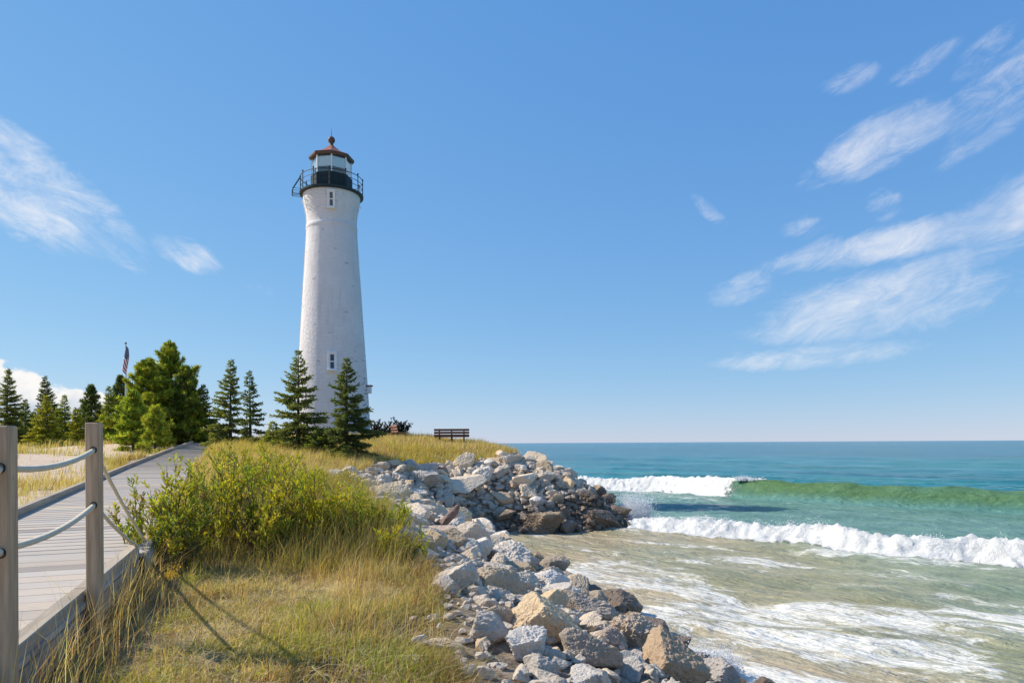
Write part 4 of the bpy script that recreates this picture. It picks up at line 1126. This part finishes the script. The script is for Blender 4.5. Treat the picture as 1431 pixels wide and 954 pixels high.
# ------------------------------------------------------------------ trees
class Leaves:
    """collects small leaf faces; every leaf is a kite folded along its middle"""
    def __init__(s): s.p = []; s.d = []; s.l = []; s.w = []; s.c = []
    def add(s, p, d, l, w, c): s.p.append(p); s.d.append(d); s.l.append(l); s.w.append(w); s.c.append(c)
    def build(s, name, mat, parent, g, fold=.25, droop=.0):
        p = np.array(s.p); d = np.array(s.d, dtype=float); d /= np.linalg.norm(d, axis=1)[:, None] + 1e-9
        l = np.array(s.l)[:, None]; w = np.array(s.w)[:, None]; c = np.array(s.c)
        rnd = g.normal(size=d.shape); a = np.cross(d, rnd); a /= np.linalg.norm(a, axis=1)[:, None] + 1e-9
        n = np.cross(a, d)
        mid = p + d * l * .5
        v0 = p; v1 = mid + a * w * .5 + n * w * fold; v2 = p + d * l - np.array([0, 0, 1]) * l * droop; v3 = mid - a * w * .5 + n * w * fold
        V = np.stack([v0, v1, v2, v3], 1).reshape(-1, 3)
        i = np.arange(len(p))[:, None] * 4
        T_ = np.concatenate([i + [0, 1, 2], i + [0, 2, 3]])
        return mesh_np(name, V, [T_], mat, parent, np.repeat(c, 4, 0))
def jit(c, g, v=.18):
    f = 1 + g.normal() * v
    return (max(0, c[0] * f * (1 + g.normal() * .08)), max(0, c[1] * f), max(0, c[2] * f * (1 + g.normal() * .08)))

def conifer(name, label, x, y, h, rad, seed, col, tip, dens=1.0, style='spruce', group='conifers on the dune', zoff=-.1, sparse=0.0, cat='tree'):
    g = np.random.default_rng(seed); z = gz(x, y) + zoff
    root = empty(name, (x, y, z)); tag(root, label, cat, group)
    tr = MB(); lean = g.normal(size=2) * .012 * h
    axis = lambda t: np.array((lean[0] * t * t, lean[1] * t * t, h * t))
    tr.tube([axis(t) for t in np.linspace(0, .99, 9)], [max(.008, (.018 * h + .02) * (1 - t) ** .9) for t in np.linspace(0, .99, 9)], 7)
    lv = Leaves(); tw = MB()
    spruce = style == 'spruce'
    asym, asym_a = g.uniform(.05, .28), g.uniform(0, 6.28)
    nw = int((20 if spruce else 15) * (h / 4.0) ** .6)
    for i in range(nw):
        t0 = .04 + .93 * (i / (nw - 1)) ** .92
        nb = int(g.integers(5, 8)) if spruce else int(g.integers(4, 7))
        ph = g.uniform(0, 6.28)
        for j in range(nb):
            if g.random() < sparse: continue
            t = min(.985, max(.03, t0 + g.normal() * .014))
            if spruce: L = rad * 1.32 * ((1 - t) ** .95) * g.uniform(.62, 1.15) + .04
            else: L = rad * (max(0.01, (1 - t)) ** .78) * min(1.0, .8 + t * 1.6) * g.uniform(.55, 1.2) + .06
            a = ph + 2 * PI * j / nb + g.normal() * .3
            L *= 1 + asym * math.cos(a - asym_a + 2.2 * t) + (g.random() < .06) * .35
            el = (-.18 + .95 * t ** 1.6 if spruce else -.05 + 1.0 * t) + g.normal() * .09
            o = axis(t); rd = np.array((math.cos(a), math.sin(a), 0)); sdv = np.array((-math.sin(a), math.cos(a), 0))
            def bp_(s_):
                return o + rd * L * s_ * math.cos(el) + np.array((0, 0, L * (s_ * math.sin(el) - (.16 if spruce else -.12) * s_ * (1 - s_ * (.9 if spruce else .2)))))
            if L > .22:
                tw.tube([bp_(0), bp_(.5), bp_(.92)], [.010 + .012 * L, .008 + .006 * L, .004], 4, False)
            ns = max(3, int(L * (23 if spruce else 9) * dens))
            for s_i in range(ns):
                s_ = (.08 if spruce else .30) + (.92 if spruce else .70) * (s_i + g.random()) / ns
                b = bp_(s_)
                tipness = s_
                wloc = L * (.32 if spruce else .30) * (1 - s_) ** .7 * min(1, s_ * 3) + .05
                if spruce:
                    for sg in (-1, 1):
                        dv = rd * .75 + sdv * sg * g.uniform(.5, .95) + np.array((0, 0, g.uniform(-.28, .16)))
                        dv /= np.linalg.norm(dv); ll = wloc * g.uniform(.6, 1.1)
                        nk = max(1, int(ll / .06))
                        for k in range(nk):
                            q = b + dv * ll * (k / nk) + g.normal(size=3) * .012
                            cc = jit(tip if (tipness > .72 and g.random() < .45) or k == nk - 1 and g.random() < .3 else col, g, .2)
                            lv.add(q, dv + g.normal(size=3) * .35, g.uniform(.13, .20), g.uniform(.040, .068), cc)
                    lv.add(b, rd + np.array((0, 0, .25)) + g.normal(size=3) * .3, .13, .045, jit(col, g, .2))
                else:
                    for k in range(3):
                        q = b + sdv * g.normal() * wloc * .8 + np.array((0, 0, g.normal() * .045 + .02))
                        cbase = tip if g.random() < .25 + .35 * tipness else col
                        cc0 = jit(cbase, g, .30)
                        dv = rd * .7 + sdv * g.normal() * .5 + np.array((0, 0, .65)); dv /= np.linalg.norm(dv)
                        for n_ in range(10):
                            lv.add(q, dv + g.normal(size=3) * .6, g.uniform(.16, .28), g.uniform(.03, .05), jit(cc0, g, .08))
    for k in range(14):                                  # leading shoot
        q = axis(.93 + .07 * k / 14); lv.add(q, np.array((g.normal() * .5, g.normal() * .5, 1.0)), .12, .03, jit(col, g))
    t_ = tr.build('trunk', M['bark'], root); 
    if tw.n: tw.build('limbs', M['bark'], t_)
    lv.build('crown', M['needle'], root, g)
    return root
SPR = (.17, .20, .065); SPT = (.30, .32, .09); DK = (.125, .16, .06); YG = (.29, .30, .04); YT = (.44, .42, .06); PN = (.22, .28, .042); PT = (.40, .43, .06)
def tree_px(label, px, top, base, D, w_px, seed, col, tip, **kw):
    p = P(px, base, D); zt = P(px, top, D).z; zb = gz(p.x, p.y) + kw.get('zoff', -.1)
    return conifer(kw.pop('name', 'spruce_tree'), label, p.x, p.y, zt - zb, w_px * D / F / 2, seed, col, tip, **kw)
tree_px('sparse spruce with wide open branches left of the lighthouse base', 417, 490, 622, 29.5, 88, 1, SPR, SPT, dens=.95, sparse=.18)
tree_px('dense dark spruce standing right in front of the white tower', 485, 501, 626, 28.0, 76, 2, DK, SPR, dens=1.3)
tree_px('dark bushy spruce just right of the boardwalk end', 322, 503, 618, 33.0, 54, 3, SPR, SPT, dens=1.2)
tree_px('slim spruce with an open spire right of the bushy spruce', 350, 519, 620, 32.0, 40, 4, DK, SPR, dens=1.0, sparse=.1)
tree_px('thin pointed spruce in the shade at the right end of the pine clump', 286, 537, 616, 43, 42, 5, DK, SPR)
tree_px('leftmost tall spruce at the edge of the picture', 9, 514, 614, 46, 52, 6, SPR, SPT, dens=1.2)
tree_px('dark pointed spruce behind the small yellow green spruce', 63, 525, 612, 50, 46, 7, DK, SPR, dens=1.2)
tree_px('small yellow green spruce in front of the dark pointed spruce', 67, 553, 613, 44, 46, 8, YG, YT, dens=1.1)
tree_px('short mid green spruce between the dark spruce and the spiky pine', 91, 552, 612, 48, 34, 9, PN, YG, dens=1.1)
tree_px('low yellowish spruce at the foot of the spiky pine', 107, 572, 612, 46, 34, 10, YG, YT, dens=1.1)
tree_px('spiky pine with upswept branches left of the flagpole', 128, 541, 612, 52, 54, 11, DK, SPR, style='pine', name='pine_tree')
tree_px('rounded dark pine directly behind the flagpole', 168, 527, 612, 56, 54, 12, DK, SPR, style='pine', name='pine_tree', dens=1.3)
tree_px('olive green spruce left of the flagpole in front of the rounded pine', 152, 540, 613, 47, 38, 13, PN, YG, dens=1.1)
tree_px('tallest pine with two leaders at the top of the clump', 240, 482, 617, 44, 128, 14, PN, PT, style='pine', name='pine_tree', dens=1.7)
tree_px('broad bright pine forming the left shoulder of the clump', 207, 508, 618, 42, 122, 15, PN, PT, style='pine', name='pine_tree', dens=1.7)
tree_px('low bright green pine at the left foot of the clump', 186, 550, 622, 38, 72, 16, (.25, .33, .05), (.42, .48, .07), style='pine', name='pine_tree', dens=1.6)
tree_px('yellowest low pine bush at the front of the clump', 216, 572, 622, 36, 52, 17, (.30, .36, .05), (.46, .48, .07), style='pine', name='pine_tree', dens=1.6)
tree_px('dark pine forming the shaded right shoulder of the clump', 262, 515, 617, 43, 84, 18, SPR, PN, style='pine', name='pine_tree', dens=1.6)  # darker needles put the shade of the clump's right side into the colour
tree_px('small sunlit pine at the right foot of the clump beside the boardwalk', 272, 552, 617, 42.5, 36, 19, PN, PT, style='pine', name='pine_tree', dens=1.3)
tree_px('tiny spruce seedling left of the sparse spruce', 382, 590, 622, 30, 34, 20, PN, YG)
tree_px('small dark tree low behind the leftmost spruce', 35, 558, 612, 52, 34, 21, SPR, PN)
tree_px('creeping low spruce under the dense dark spruce', 450, 600, 627, 28.5, 66, 22, SPR, PN, dens=1.2)
tree_px('faint olive spruce behind the low yellowish spruce', 118, 560, 612, 55, 40, 23, SPR, PN)
for i, (px, top, w_, D, lb) in enumerate(((-30, 520, 60, 48, 'tall spruce at the far left beyond the leftmost spruce'), (22, 572, 40, 60, 'low distant spruce peeping out behind the leftmost spruce'), (140, 565, 44, 62, 'distant low pine behind the olive spruce'),
                                  (200, 560, 50, 58, 'distant pine hidden behind the broad bright pine'), (82, 572, 40, 62, 'distant low spruce behind the short mid green spruce'), (48, 575, 40, 58, 'distant low spruce left of the dark pointed spruce'))):
    tree_px(lb, px, top, 612, D, w_, 60 + i, SPR, PN)

# ------------------------------------------------------------------ shrubs
def shrub(name, label, x, y, h, rad, seed, stems=34, cols=None, group='leafy shrubs beside the boardwalk', lsize=(.050, .085), lw=(.016, .026), dens=1.0, zoff=-.03, mat='leaf', low=.16, cat='shrub'):
    g = np.random.default_rng(seed); z = gz(x, y) + zoff
    root = empty(name, (x, y, z)); tag(root, label, cat, group)
    st = MB(); lv = Leaves()
    cols = cols or [(.34, .39, .04), (.45, .44, .045), (.24, .31, .035), (.54, .46, .05), (.32, .27, .07)]
    for i in range(stems):
        a = g.uniform(0, 6.28); rr = rad * math.sqrt(g.random()); hh = h * g.uniform(.42, 1.12) * (1 - .35 * (rr / rad) ** 2)
        b0 = np.array((rr * .45 * math.cos(a), rr * .45 * math.sin(a), 0)); e0 = np.array((rr * math.cos(a) + .05, rr * math.sin(a), hh))
        bend = g.normal(size=3) * .06
        def sp(t): return b0 + (e0 - b0) * t + bend * math.sin(PI * t) + np.array((0, 0, 0))
        st.tube([sp(0), sp(.35), sp(.7), sp(1)], [.009, .007, .005, .003], 4, False)
        cst = cols[g.integers(len(cols))]
        ntw = int(g.integers(6, 11))
        for k in range(ntw):
            t = g.uniform(low, .97) if k else 1.0
            b = sp(t); dv = np.array((math.cos(g.uniform(0, 6.28)) * .55, math.sin(g.uniform(0, 6.28)) * .55, .85)); dv /= np.linalg.norm(dv)
            ll = g.uniform(.10, .26) if k else .12
            e = b + dv * ll
            if k: st.tube([b, (b + e) / 2 + g.normal(size=3) * .008, e], [.004, .003, .002], 3, False)
            n = int(ll * 54 * dens) + 3
            for q in range(n):
                s_ = (q + g.random()) / n
                an = g.uniform(0, 6.28)
                ld = dv * .75 + np.array((math.cos(an), math.sin(an), .15)) * g.uniform(.45, .9)
                cc = jit(cst if g.random() < .8 else cols[g.integers(len(cols))], g, .16)
                if g.random() < .012: cc = (.35, .08, .02)
                lv.add(b + dv * ll * s_, ld, g.uniform(*lsize), g.uniform(*lw), cc)
    st.build('stems', M['stem'], root); lv.build('foliage', M[mat], root, g, fold=.18)
    return root
def shrub_px(label, px, base, top, w_px, seed, D=None, **kw):
    p = hit(px, base) if D is None else P(px, base, D)
    zt = EYE + pix_dir(px, top).z * p.y
    return shrub(kw.pop('name', 'shrub'), label, p.x, p.y, zt - gz(p.x, p.y), w_px * p.y / F / 2, seed, **kw)
shrub_px('open yellow green shrub leaning over the boardwalk edge by the rope ends', 243, 768, 650, 120, 201, 8.4, stems=30)
shrub_px('low spreading shrub whose twigs hang over the edge of the deck', 222, 772, 668, 120, 220, 8.0, stems=30)
shrub_px('tallest yellow green shrub rising above the far deck', 305, 760, 616, 100, 202, 9.2, stems=36)
shrub_px('full rounded shrub right of the tallest shrub', 368, 765, 640, 130, 203, 9.0, stems=50)
shrub_px('bright yellow leaved shrub in the middle of the thicket', 425, 768, 664, 120, 204, 9.1, stems=46, cols=[(.50, .46, .03), (.58, .48, .035), (.40, .40, .03)])
shrub_px('lower green shrub right of the middle of the thicket', 480, 762, 690, 110, 205, 9.4, stems=44)
shrub_px('last low shrub of the thicket against the boulders', 528, 757, 715, 90, 206, 9.8, stems=36, cols=[(.30, .35, .025), (.38, .39, .03)])
shrub_px('shrub standing behind the tallest shrub beside the boardwalk', 320, 722, 628, 110, 207, 12.2, stems=40)
shrub_px('shrub behind the full rounded shrub in the second row', 395, 716, 640, 120, 208, 12.5, stems=46, cols=[(.34, .37, .03), (.44, .42, .04)])
shrub_px('right hand shrub of the second row above the boulders', 460, 705, 668, 100, 209, 13.2, stems=40)
shrub_px('small shrub in the second row nearest the rocks', 512, 712, 690, 66, 210, 12.8, stems=24)
shrub_px('farthest pale shrub of the thicket below the spruces', 360, 690, 628, 100, 211, 16.0, stems=36, cols=[(.46, .43, .04), (.36, .37, .03)])
shrub_px('low leafy sprig among the boulders at the cove lip', 486, 690, 660, 36, 212, 16.2, stems=12)
shrub_px('loose green sprig at the rock edge past the end of the thicket', 560, 790, 742, 60, 213, stems=16)
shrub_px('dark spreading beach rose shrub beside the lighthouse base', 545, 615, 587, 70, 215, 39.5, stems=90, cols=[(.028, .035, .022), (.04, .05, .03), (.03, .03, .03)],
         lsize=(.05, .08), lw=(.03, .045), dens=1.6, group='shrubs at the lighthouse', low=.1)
shrub_px('small green sprig in the rocks below the bench', 655, 655, 637, 20, 216, 30.5, stems=9, lsize=(.05, .09), lw=(.02, .03))

# ------------------------------------------------------------------ grass
def blades(name, label, pts, hts, wds, cols, seed, lean=.35, wind=(.25, -.05), kind='stuff', cat='grass'):
    g = np.random.default_rng(seed); n = len(pts)
    z = ground_z(pts[:, 0], pts[:, 1]) - .01
    a = g.uniform(0, 2 * PI, n); sx, sy = np.cos(a), np.sin(a)
    b = g.uniform(0, 2 * PI, n); ln = np.abs(g.normal(size=n)) * lean
    lx = np.cos(b) * ln + wind[0] * np.abs(g.normal(size=n)); ly = np.sin(b) * ln + wind[1]
    h = hts; w = wds
    base = np.c_[pts, z]
    def at(t, wd, sgn):
        bx = base[:, 0] + lx * h * t * t + sgn * sx * w * wd; by = base[:, 1] + ly * h * t * t + sgn * sy * w * wd
        bz = base[:, 2] + h * t * (1 - .22 * np.minimum(1.5, np.hypot(lx, ly)) * t)
        return np.c_[bx, by, bz]
    V = np.stack([at(0, .5, -1), at(0, .5, 1), at(.5, .42, -1), at(.5, .42, 1), at(1, 0, 0)], 1).reshape(-1, 3)
    i = np.arange(n)[:, None] * 5
    o = mesh_np(name, V, [i + [0, 1, 3, 2], i + [2, 3, 4]], M['grass'], None, np.repeat(cols, 5, 0))
    tag(o, label, cat, kind=kind); return o
def pick(g, n, palette, weights, var=.18):
    p = np.array(palette)[g.choice(len(palette), n, p=np.array(weights) / sum(weights))]
    return np.clip(p * (1 + g.normal(size=(n, 1)) * var) * (1 + g.normal(size=(n, 3)) * .06), .01, 1)
def on_bank(x, y): return in_poly(x, y, BANK) & (dist_line(x, y, [(a, b) for a, b, _ in TOP]) > .12)
def off_walk(x, y, near_gap=.05):
    ok = np.ones(len(x), bool)
    quads = []
    for sec in (NEAR, FAR):
        for (la, ra, _), (lb, rb, _) in zip(sec[:-1], sec[1:]):
            quads.append([(la.x - .08, la.y), (ra.x + near_gap, ra.y), (rb.x + near_gap, rb.y), (lb.x - .08, lb.y)])
    for q in quads: ok &= ~in_poly(x, y, q)
    l, r, z = FAR[-1]; e = (r - l); e.z = 0; e.normalize(); f = Vector((-e.y, e.x, 0))
    c = [l - e * .1, l + f * 2.3 - e * .1, l + f * 2.3 + e * 7.1, l + e * 7.1]
    ok &= ~in_poly(x, y, [(p.x, p.y) for p in c])
    return ok
STRAW, DRY, OLIVE, GREEN, LIME, BROWN = (.70, .57, .32), (.57, .42, .20), (.42, .37, .11), (.25, .28, .05), (.42, .42, .08), (.30, .19, .10)
def tufted(g, n, x0, x1, y0, y1, spread):
    m = max(1, n // 14)
    cx, cy = g.uniform(x0, x1, m), g.uniform(y0, y1, m)
    k = g.integers(0, m, n)
    return cx[k] + g.normal(size=n) * spread, cy[k] + g.normal(size=n) * spread, k
def build_grass():
    g = np.random.default_rng(77)
    # 1 foreground lawn
    x, y, k = tufted(g, 260000, -4.6, 1.0, 3.2, 10.0, .045)
    n1 = fbm(x * 1.3, y * 1.3, oct=4, seed=90)
    dk = dist_line(x, y, [(p[1].x, p[1].y) for p in NEAR])
    keep = off_walk(x, y, .02) & ~on_bank(x, y) & (g.random(len(x)) < np.clip(.10 + 1.2 * sstep(n1, .38, .60), 0, 1) * (.12 + .88 * sstep(dk, .25, .7)))
    x, y, n1, k = x[keep], y[keep], n1[keep], k[keep]; n = len(x)
    n2 = fbm(x * .8 + 9, y * .8, oct=3, seed=91)
    hk = (g.uniform(.4, 1.4, k.max() + 1) + 1.3 * (g.random(k.max() + 1) < .10))[k]
    hollow = np.zeros(n)
    for hx, hy, hr in HOLLOWS: hollow = np.maximum(hollow, np.exp(-(((x - hx) ** 2 + ((y - hy) * .8) ** 2) / hr ** 2)))
    kk = g.random(n) > hollow * 1.2
    x, y, n1, n2, k, hk = x[kk], y[kk], n1[kk], n2[kk], k[kk], hk[kk]; n = len(x)
    h = (np.abs(g.normal(.032, .022, n)) + .018 + .05 * sstep(n2, .56, .70)) * hk
    green = sstep(fbm(x * 1.7 + 3, y * 1.7, oct=4, seed=92), .44, .58)
    gk = (g.random(k.max() + 1) < .5)[k]
    rust = sstep(fbm(x * 2.3, y * 2.3, oct=3, seed=93), .50, .62)
    c1 = pick(g, n, [STRAW, DRY, OLIVE, BROWN], [3, 3, 2, 1.2]); c1 = np.where((g.random(n) < rust * .7)[:, None], pick(g, n, [(.46, .29, .14), BROWN, DRY], [2, 1.5, 1]), c1); c2 = pick(g, n, [GREEN, LIME, OLIVE, STRAW], [2.0, 2.6, 2, .6])
    cc = np.where((g.random(n) < .08 + .58 * green + .20 * gk)[:, None], c2, c1)
    blades('lawn_grass', 'short mixed green and straw grass in the foreground', np.c_[x, y], h, g.uniform(.004, .008, n), cc, 1, .9)
    # dead straw lying flat
    x, y, k = tufted(g, 26000, -4.4, .9, 3.2, 10.0, .10); keep = off_walk(x, y, .02) & ~on_bank(x, y); x, y = x[keep], y[keep]; n = len(x)
    blades('straw_litter', 'pale dead straw lying flat among the short grass', np.c_[x, y], g.uniform(.05, .16, n), g.uniform(.003, .006, n), pick(g, n, [STRAW, (.62, .52, .33), BROWN], [3, 2, 1]), 11, 2.6)
    # 2 tall straw grass: along the rocks, behind the thicket and beside the deck
    x, y, k = tufted(g, 80000, -5.2, .4, 3.4, 15.5, .06)
    e = dist_line(x, y, [(a, b) for a, b, _ in TOP[2:9]]); dk = dist_line(x, y, [(p[1].x, p[1].y) for p in NEAR[1:]])
    m1 = fbm(x * 1.0, y * 1.0, oct=3, seed=98)
    band = np.exp(-((e - .75) / .42) ** 2) * sstep(y, 4.6, 6.6) * sstep(m1, .36, .52) + .16 * np.exp(-(dk / .32) ** 2) * sstep(y, 3.0, 4.0) + .55 * sstep(y, 7.4, 8.2) * sstep(y, 15.5, 13)
    keep = off_walk(x, y, .0) & ~on_bank(x, y) & (g.random(len(x)) < band * .9)
    x, y, dk = x[keep], y[keep], dk[keep]; n = len(x)
    h = np.clip(g.normal(.25, .11, n), .08, .62) * np.where(dk < .6, 1.2, 1.0) * (1 + 1.0 * sstep(y, 7.6, 8.8) * sstep(-x, .8, 1.6))
    ct = pick(g, n, [STRAW, DRY, OLIVE, (.50, .30, .13), BROWN], [2.4, 3.4, .8, 2.2, 1.8])
    ct = np.where((y > 7.7)[:, None], pick(g, n, [BROWN, OLIVE, (.26, .25, .06), DRY, (.36, .28, .16)], [2, 2.4, 2, 1.4, 1.2]), ct)
    ct = np.where((dk < .5)[:, None], pick(g, n, [BROWN, DRY, (.20, .12, .08)], [2, 1, 2]), ct)
    blades('tall_dry_grass', 'tall dry straw coloured grass along the rock edge and the boardwalk', np.c_[x, y], h, g.uniform(.003, .0065, n), ct, 2, .35)
    # 3 meadow between thicket and lighthouse
    x, y, k = tufted(g, 190000, -15, 1.2, 11, 45, .12)
    dens = 1.2 * np.interp(y, [11, 20, 30, 45], [1, .9, .8, .55])
    s_ = sandiness(x, y)
    keep = off_walk(x, y, .05) & ~on_bank(x, y) & (g.random(len(x)) < dens * (1 - .85 * s_)) & (ground_z(x, y, False) > 1.6) & (np.hypot(x + 11, y - 42) > 2.35)
    x, y = x[keep], y[keep]; n = len(x)
    h = np.clip(g.normal(.30, .10, n), .10, .7) * np.interp(y, [11, 22, 32, 45], [1.0, 1.0, 1.3, 1.1]) * (.45 + .8 * fbm(x * .4, y * .4, oct=3, seed=95)) * (1 - .55 * np.exp(-((x + 2.9) ** 2 + (y - 35.5) ** 2) / 5.0))
    m = fbm(x * .3, y * .3, oct=3, seed=96)
    c1 = pick(g, n, [STRAW, DRY, BROWN, OLIVE], [2.6, 3.2, 1.2, 1.6]); c2 = pick(g, n, [(.56, .46, .14), OLIVE, LIME, DRY], [2.5, 2, .8, 2.0])
    blades('meadow_grass', 'yellow brown dune grass between the shrubs and the lighthouse', np.c_[x, y], h, np.interp(y, [11, 25, 45], [.007, .013, .02]) * g.uniform(.7, 1.3, n), np.where((m > .5)[:, None], c2, c1), 3, .30)
    # 4 dunes on the left of the boardwalk
    x, y, k = tufted(g, 150000, -60, -6, 8, 70, .18)
    s_ = sandiness(x, y)
    keep = off_walk(x, y, .05) & (x < -.44 * y - 2.2) & (g.random(len(x)) < 1 - .96 * s_) & (ground_z(x, y, False) > 1.6) & (x > -.86 * y - 2)
    x, y = x[keep], y[keep]; n = len(x)
    h = np.clip(g.normal(.34, .10, n), .10, .7) * (.5 + fbm(x * .3, y * .3, oct=3, seed=97))
    blades('dune_grass', 'yellowish beach grass on the sandy dune left of the boardwalk', np.c_[x, y], h, np.interp(y, [8, 25, 60], [.008, .014, .03]) * g.uniform(.7, 1.3, n),
           pick(g, n, [(.50, .43, .14), OLIVE, STRAW, DRY, GREEN], [3, 2.4, 1.6, 1.6, .7]), 4, .32)
    t = g.uniform(4.2, 12.5, 9000); tx = np.interp(t, [b for _, b, _ in TOP[:9]], [a for a, _, _ in TOP[:9]])
    clump = fbm(t * 2.6, t * 0, oct=3, seed=120)
    x = tx - .05 + g.normal(size=len(t)) * .10 + (clump - .45) * .35; y = t + g.normal(size=len(t)) * .06
    keep = g.random(len(t)) < sstep(clump, .36, .55); x, y = x[keep], y[keep]; n = len(x)
    blades('turf_fringe', 'brown matted grass hanging over the broken turf edge above the near boulders', np.c_[x, y], np.clip(g.normal(.16, .07, n), .05, .4), g.uniform(.003, .007, n),
           pick(g, n, [BROWN, DRY, (.17, .11, .06), OLIVE], [3, 2, 2, 1]), 12, .8, (.6, -.1))
    # 5 bright green tuft at the bottom near the rocks
    p = hit(600, 940); m = 3000
    x = p.x + g.normal(size=m) * .30; y = p.y + g.normal(size=m) * .22
    keep = ~on_bank(x, y); x, y = x[keep], y[keep]; n = len(x)
    blades('green_grass', 'bright green grass clump at the bottom near the boulders', np.c_[x, y], np.clip(g.normal(.09, .035, n), .03, .2), g.uniform(.004, .008, n), pick(g, n, [GREEN, (.16, .21, .04), LIME, OLIVE, STRAW], [2, 1, 1.5, 2, 1]), 5, .5)
    # 6 long stalks hanging in the gap beside the deck
    m = 900
    t = g.uniform(0, 1, m); a, b = NEAR[1][1], NEAR[2][1]
    x = a.x + (b.x - a.x) * t + np.abs(g.normal(size=m)) * .16 + .02; y = a.y + (b.y - a.y) * t + g.normal(size=m) * .05
    blades('dry_stalks', 'long dead brown stalks in the shaded gap beside the boardwalk', np.c_[x, y], np.clip(g.normal(.42, .16, m), .15, .95), g.uniform(.003, .006, m), pick(g, m, [BROWN, DRY, STRAW, (.2, .12, .09)], [2, 2, 2, 1]), 6, .3)
build_grass()
def goldenrod(px, base, label, seed):
    g = np.random.default_rng(seed); p = hit(px, base); root = empty('goldenrod', (p.x, p.y, gz(p.x, p.y))); tag(root, label, 'flower', 'yellow wildflowers by the boardwalk')
    st = MB(); lv = Leaves()
    for i in range(4):
        e = np.array((g.normal() * .07, g.normal() * .05, g.uniform(.22, .34)))
        st.tube([(0, 0, 0), e * .5 + np.array((.01, 0, 0)), e], [.004, .003, .002], 4)
        for k in range(60):
            q = e + np.array((g.normal() * .030, g.normal() * .03, g.normal() * .018)); lv.add(q, g.normal(size=3), .016, .012, jit((.62, .40, .02), g, .1))
    st.build('stem', M['stem'], root); lv.build('blossom', M['leaf'], root, g)
goldenrod(232, 838, 'yellow goldenrod flower head low beside the deck corner', 1)
goldenrod(222, 800, 'yellow goldenrod spray against the leaning shrub', 2)

# ------------------------------------------------------------------ spray
def spray_mat():
    m, w, b = new_mat('white_spray')
    b.inputs['Base Color'].default_value = (.92, .93, .95, 1); b.inputs['Roughness'].default_value = .5
    t = w.add('ShaderNodeBsdfTranslucent'); t.inputs[0].default_value = (.93, .94, .96, 1)
    x = w.add('ShaderNodeMixShader'); x.inputs[0].default_value = .6; out = w.n['Material Output']
    w.l.new(b.outputs[0], x.inputs[1]); w.l.new(t.outputs[0], x.inputs[2]); w.l.new(x.outputs[0], out.inputs['Surface'])
    return m
M['spray'] = spray_mat()
def spray(label, c, n, width, height, seed, lean=(0, 0), size=(.008, .035), depth=None):
    g = np.random.default_rng(seed); V0, F0 = ICO[2] if False else (np.array([(1, 0, 0), (-1, 0, 0), (0, 1, 0), (0, -1, 0), (0, 0, 1), (0, 0, -1)], float),
                                    np.array([(0, 2, 4), (2, 1, 4), (1, 3, 4), (3, 0, 4), (2, 0, 5), (1, 2, 5), (3, 1, 5), (0, 3, 5)]))
    depth = depth or width * .6
    jets = [(g.normal() * width * .4, g.normal() * depth * .4, g.uniform(.35, 1.0) * height, g.normal() * .25) for _ in range(16)]
    Vs, Fs = [], []
    for i in range(n):
        jx, jy, jh, jl = jets[g.integers(16)]
        t = g.random() ** 1.6; h = t * jh
        sp = .06 + .24 * t
        x = jx + jl * h + lean[0] * h + g.normal() * sp * width; y = jy + lean[1] * h + g.normal() * sp * width
        r = g.uniform(*size) * (1.4 - .9 * t)
        Vs.append(V0 * r * g.uniform(.6, 1.6, 3) + (c[0] + x, c[1] + y, c[2] + h)); Fs.append(F0 + 6 * i)
    o = mesh_np('splash', np.concatenate(Vs), [np.concatenate(Fs)], M['spray'], smooth=True)
    tag(o, label, 'splash', kind='stuff')
spray('white splash thrown up at the tip of the headland', (5.35, 29.6, .05), 15000, 1.25, 1.45, 1, (-.22, 0), (.006, .030))
spray('low white splash behind the bottom boulder', (2.95, 10.1, 0), 6000, .40, .62, 2, (-.1, 0), (.004, .017))
def crest_spray():
    g = np.random.default_rng(21)
    V0 = np.array([(1, 0, 0), (-1, 0, 0), (0, 1, 0), (0, -1, 0), (0, 0, 1), (0, 0, -1)], float)
    F0 = np.array([(0, 2, 4), (2, 1, 4), (1, 3, 4), (3, 0, 4), (2, 0, 5), (1, 2, 5), (3, 1, 5), (0, 3, 5)])
    x = g.uniform(3, 18, 90000); y = g.uniform(14, 31, 90000)
    st = lake_state(x, y)
    crest = np.exp(-((st['q1'] + .62) / .22) ** 2) * st['foam'] * sstep(fbm(st['s1'] * 1.3, st['s1'] * 0, oct=3, seed=14), .42, .62)
    k = np.where(g.random(len(x)) < crest)[0][:7000]
    Vs = [V0 * g.uniform(.005, .018) * g.uniform(.6, 1.5, 3) + (x[i], y[i], st['h'][i] + abs(g.normal()) * .10) for i in k]
    o = mesh_np('spray', np.concatenate(Vs), [np.concatenate([F0 + 6 * i for i in range(len(k))])], M['spray'], smooth=True)
    tag(o, 'fine spray flying off the top of the nearer breaking wave', 'spray', kind='stuff')
crest_spray()
spray('small sparkling spray on the curling crest of the second wave', (P(1043, 668, 43).x, 43.0, 1.05), 700, .8, .35, 3, (0, 0), (.012, .045))
print('objects', len(bpy.data.objects))
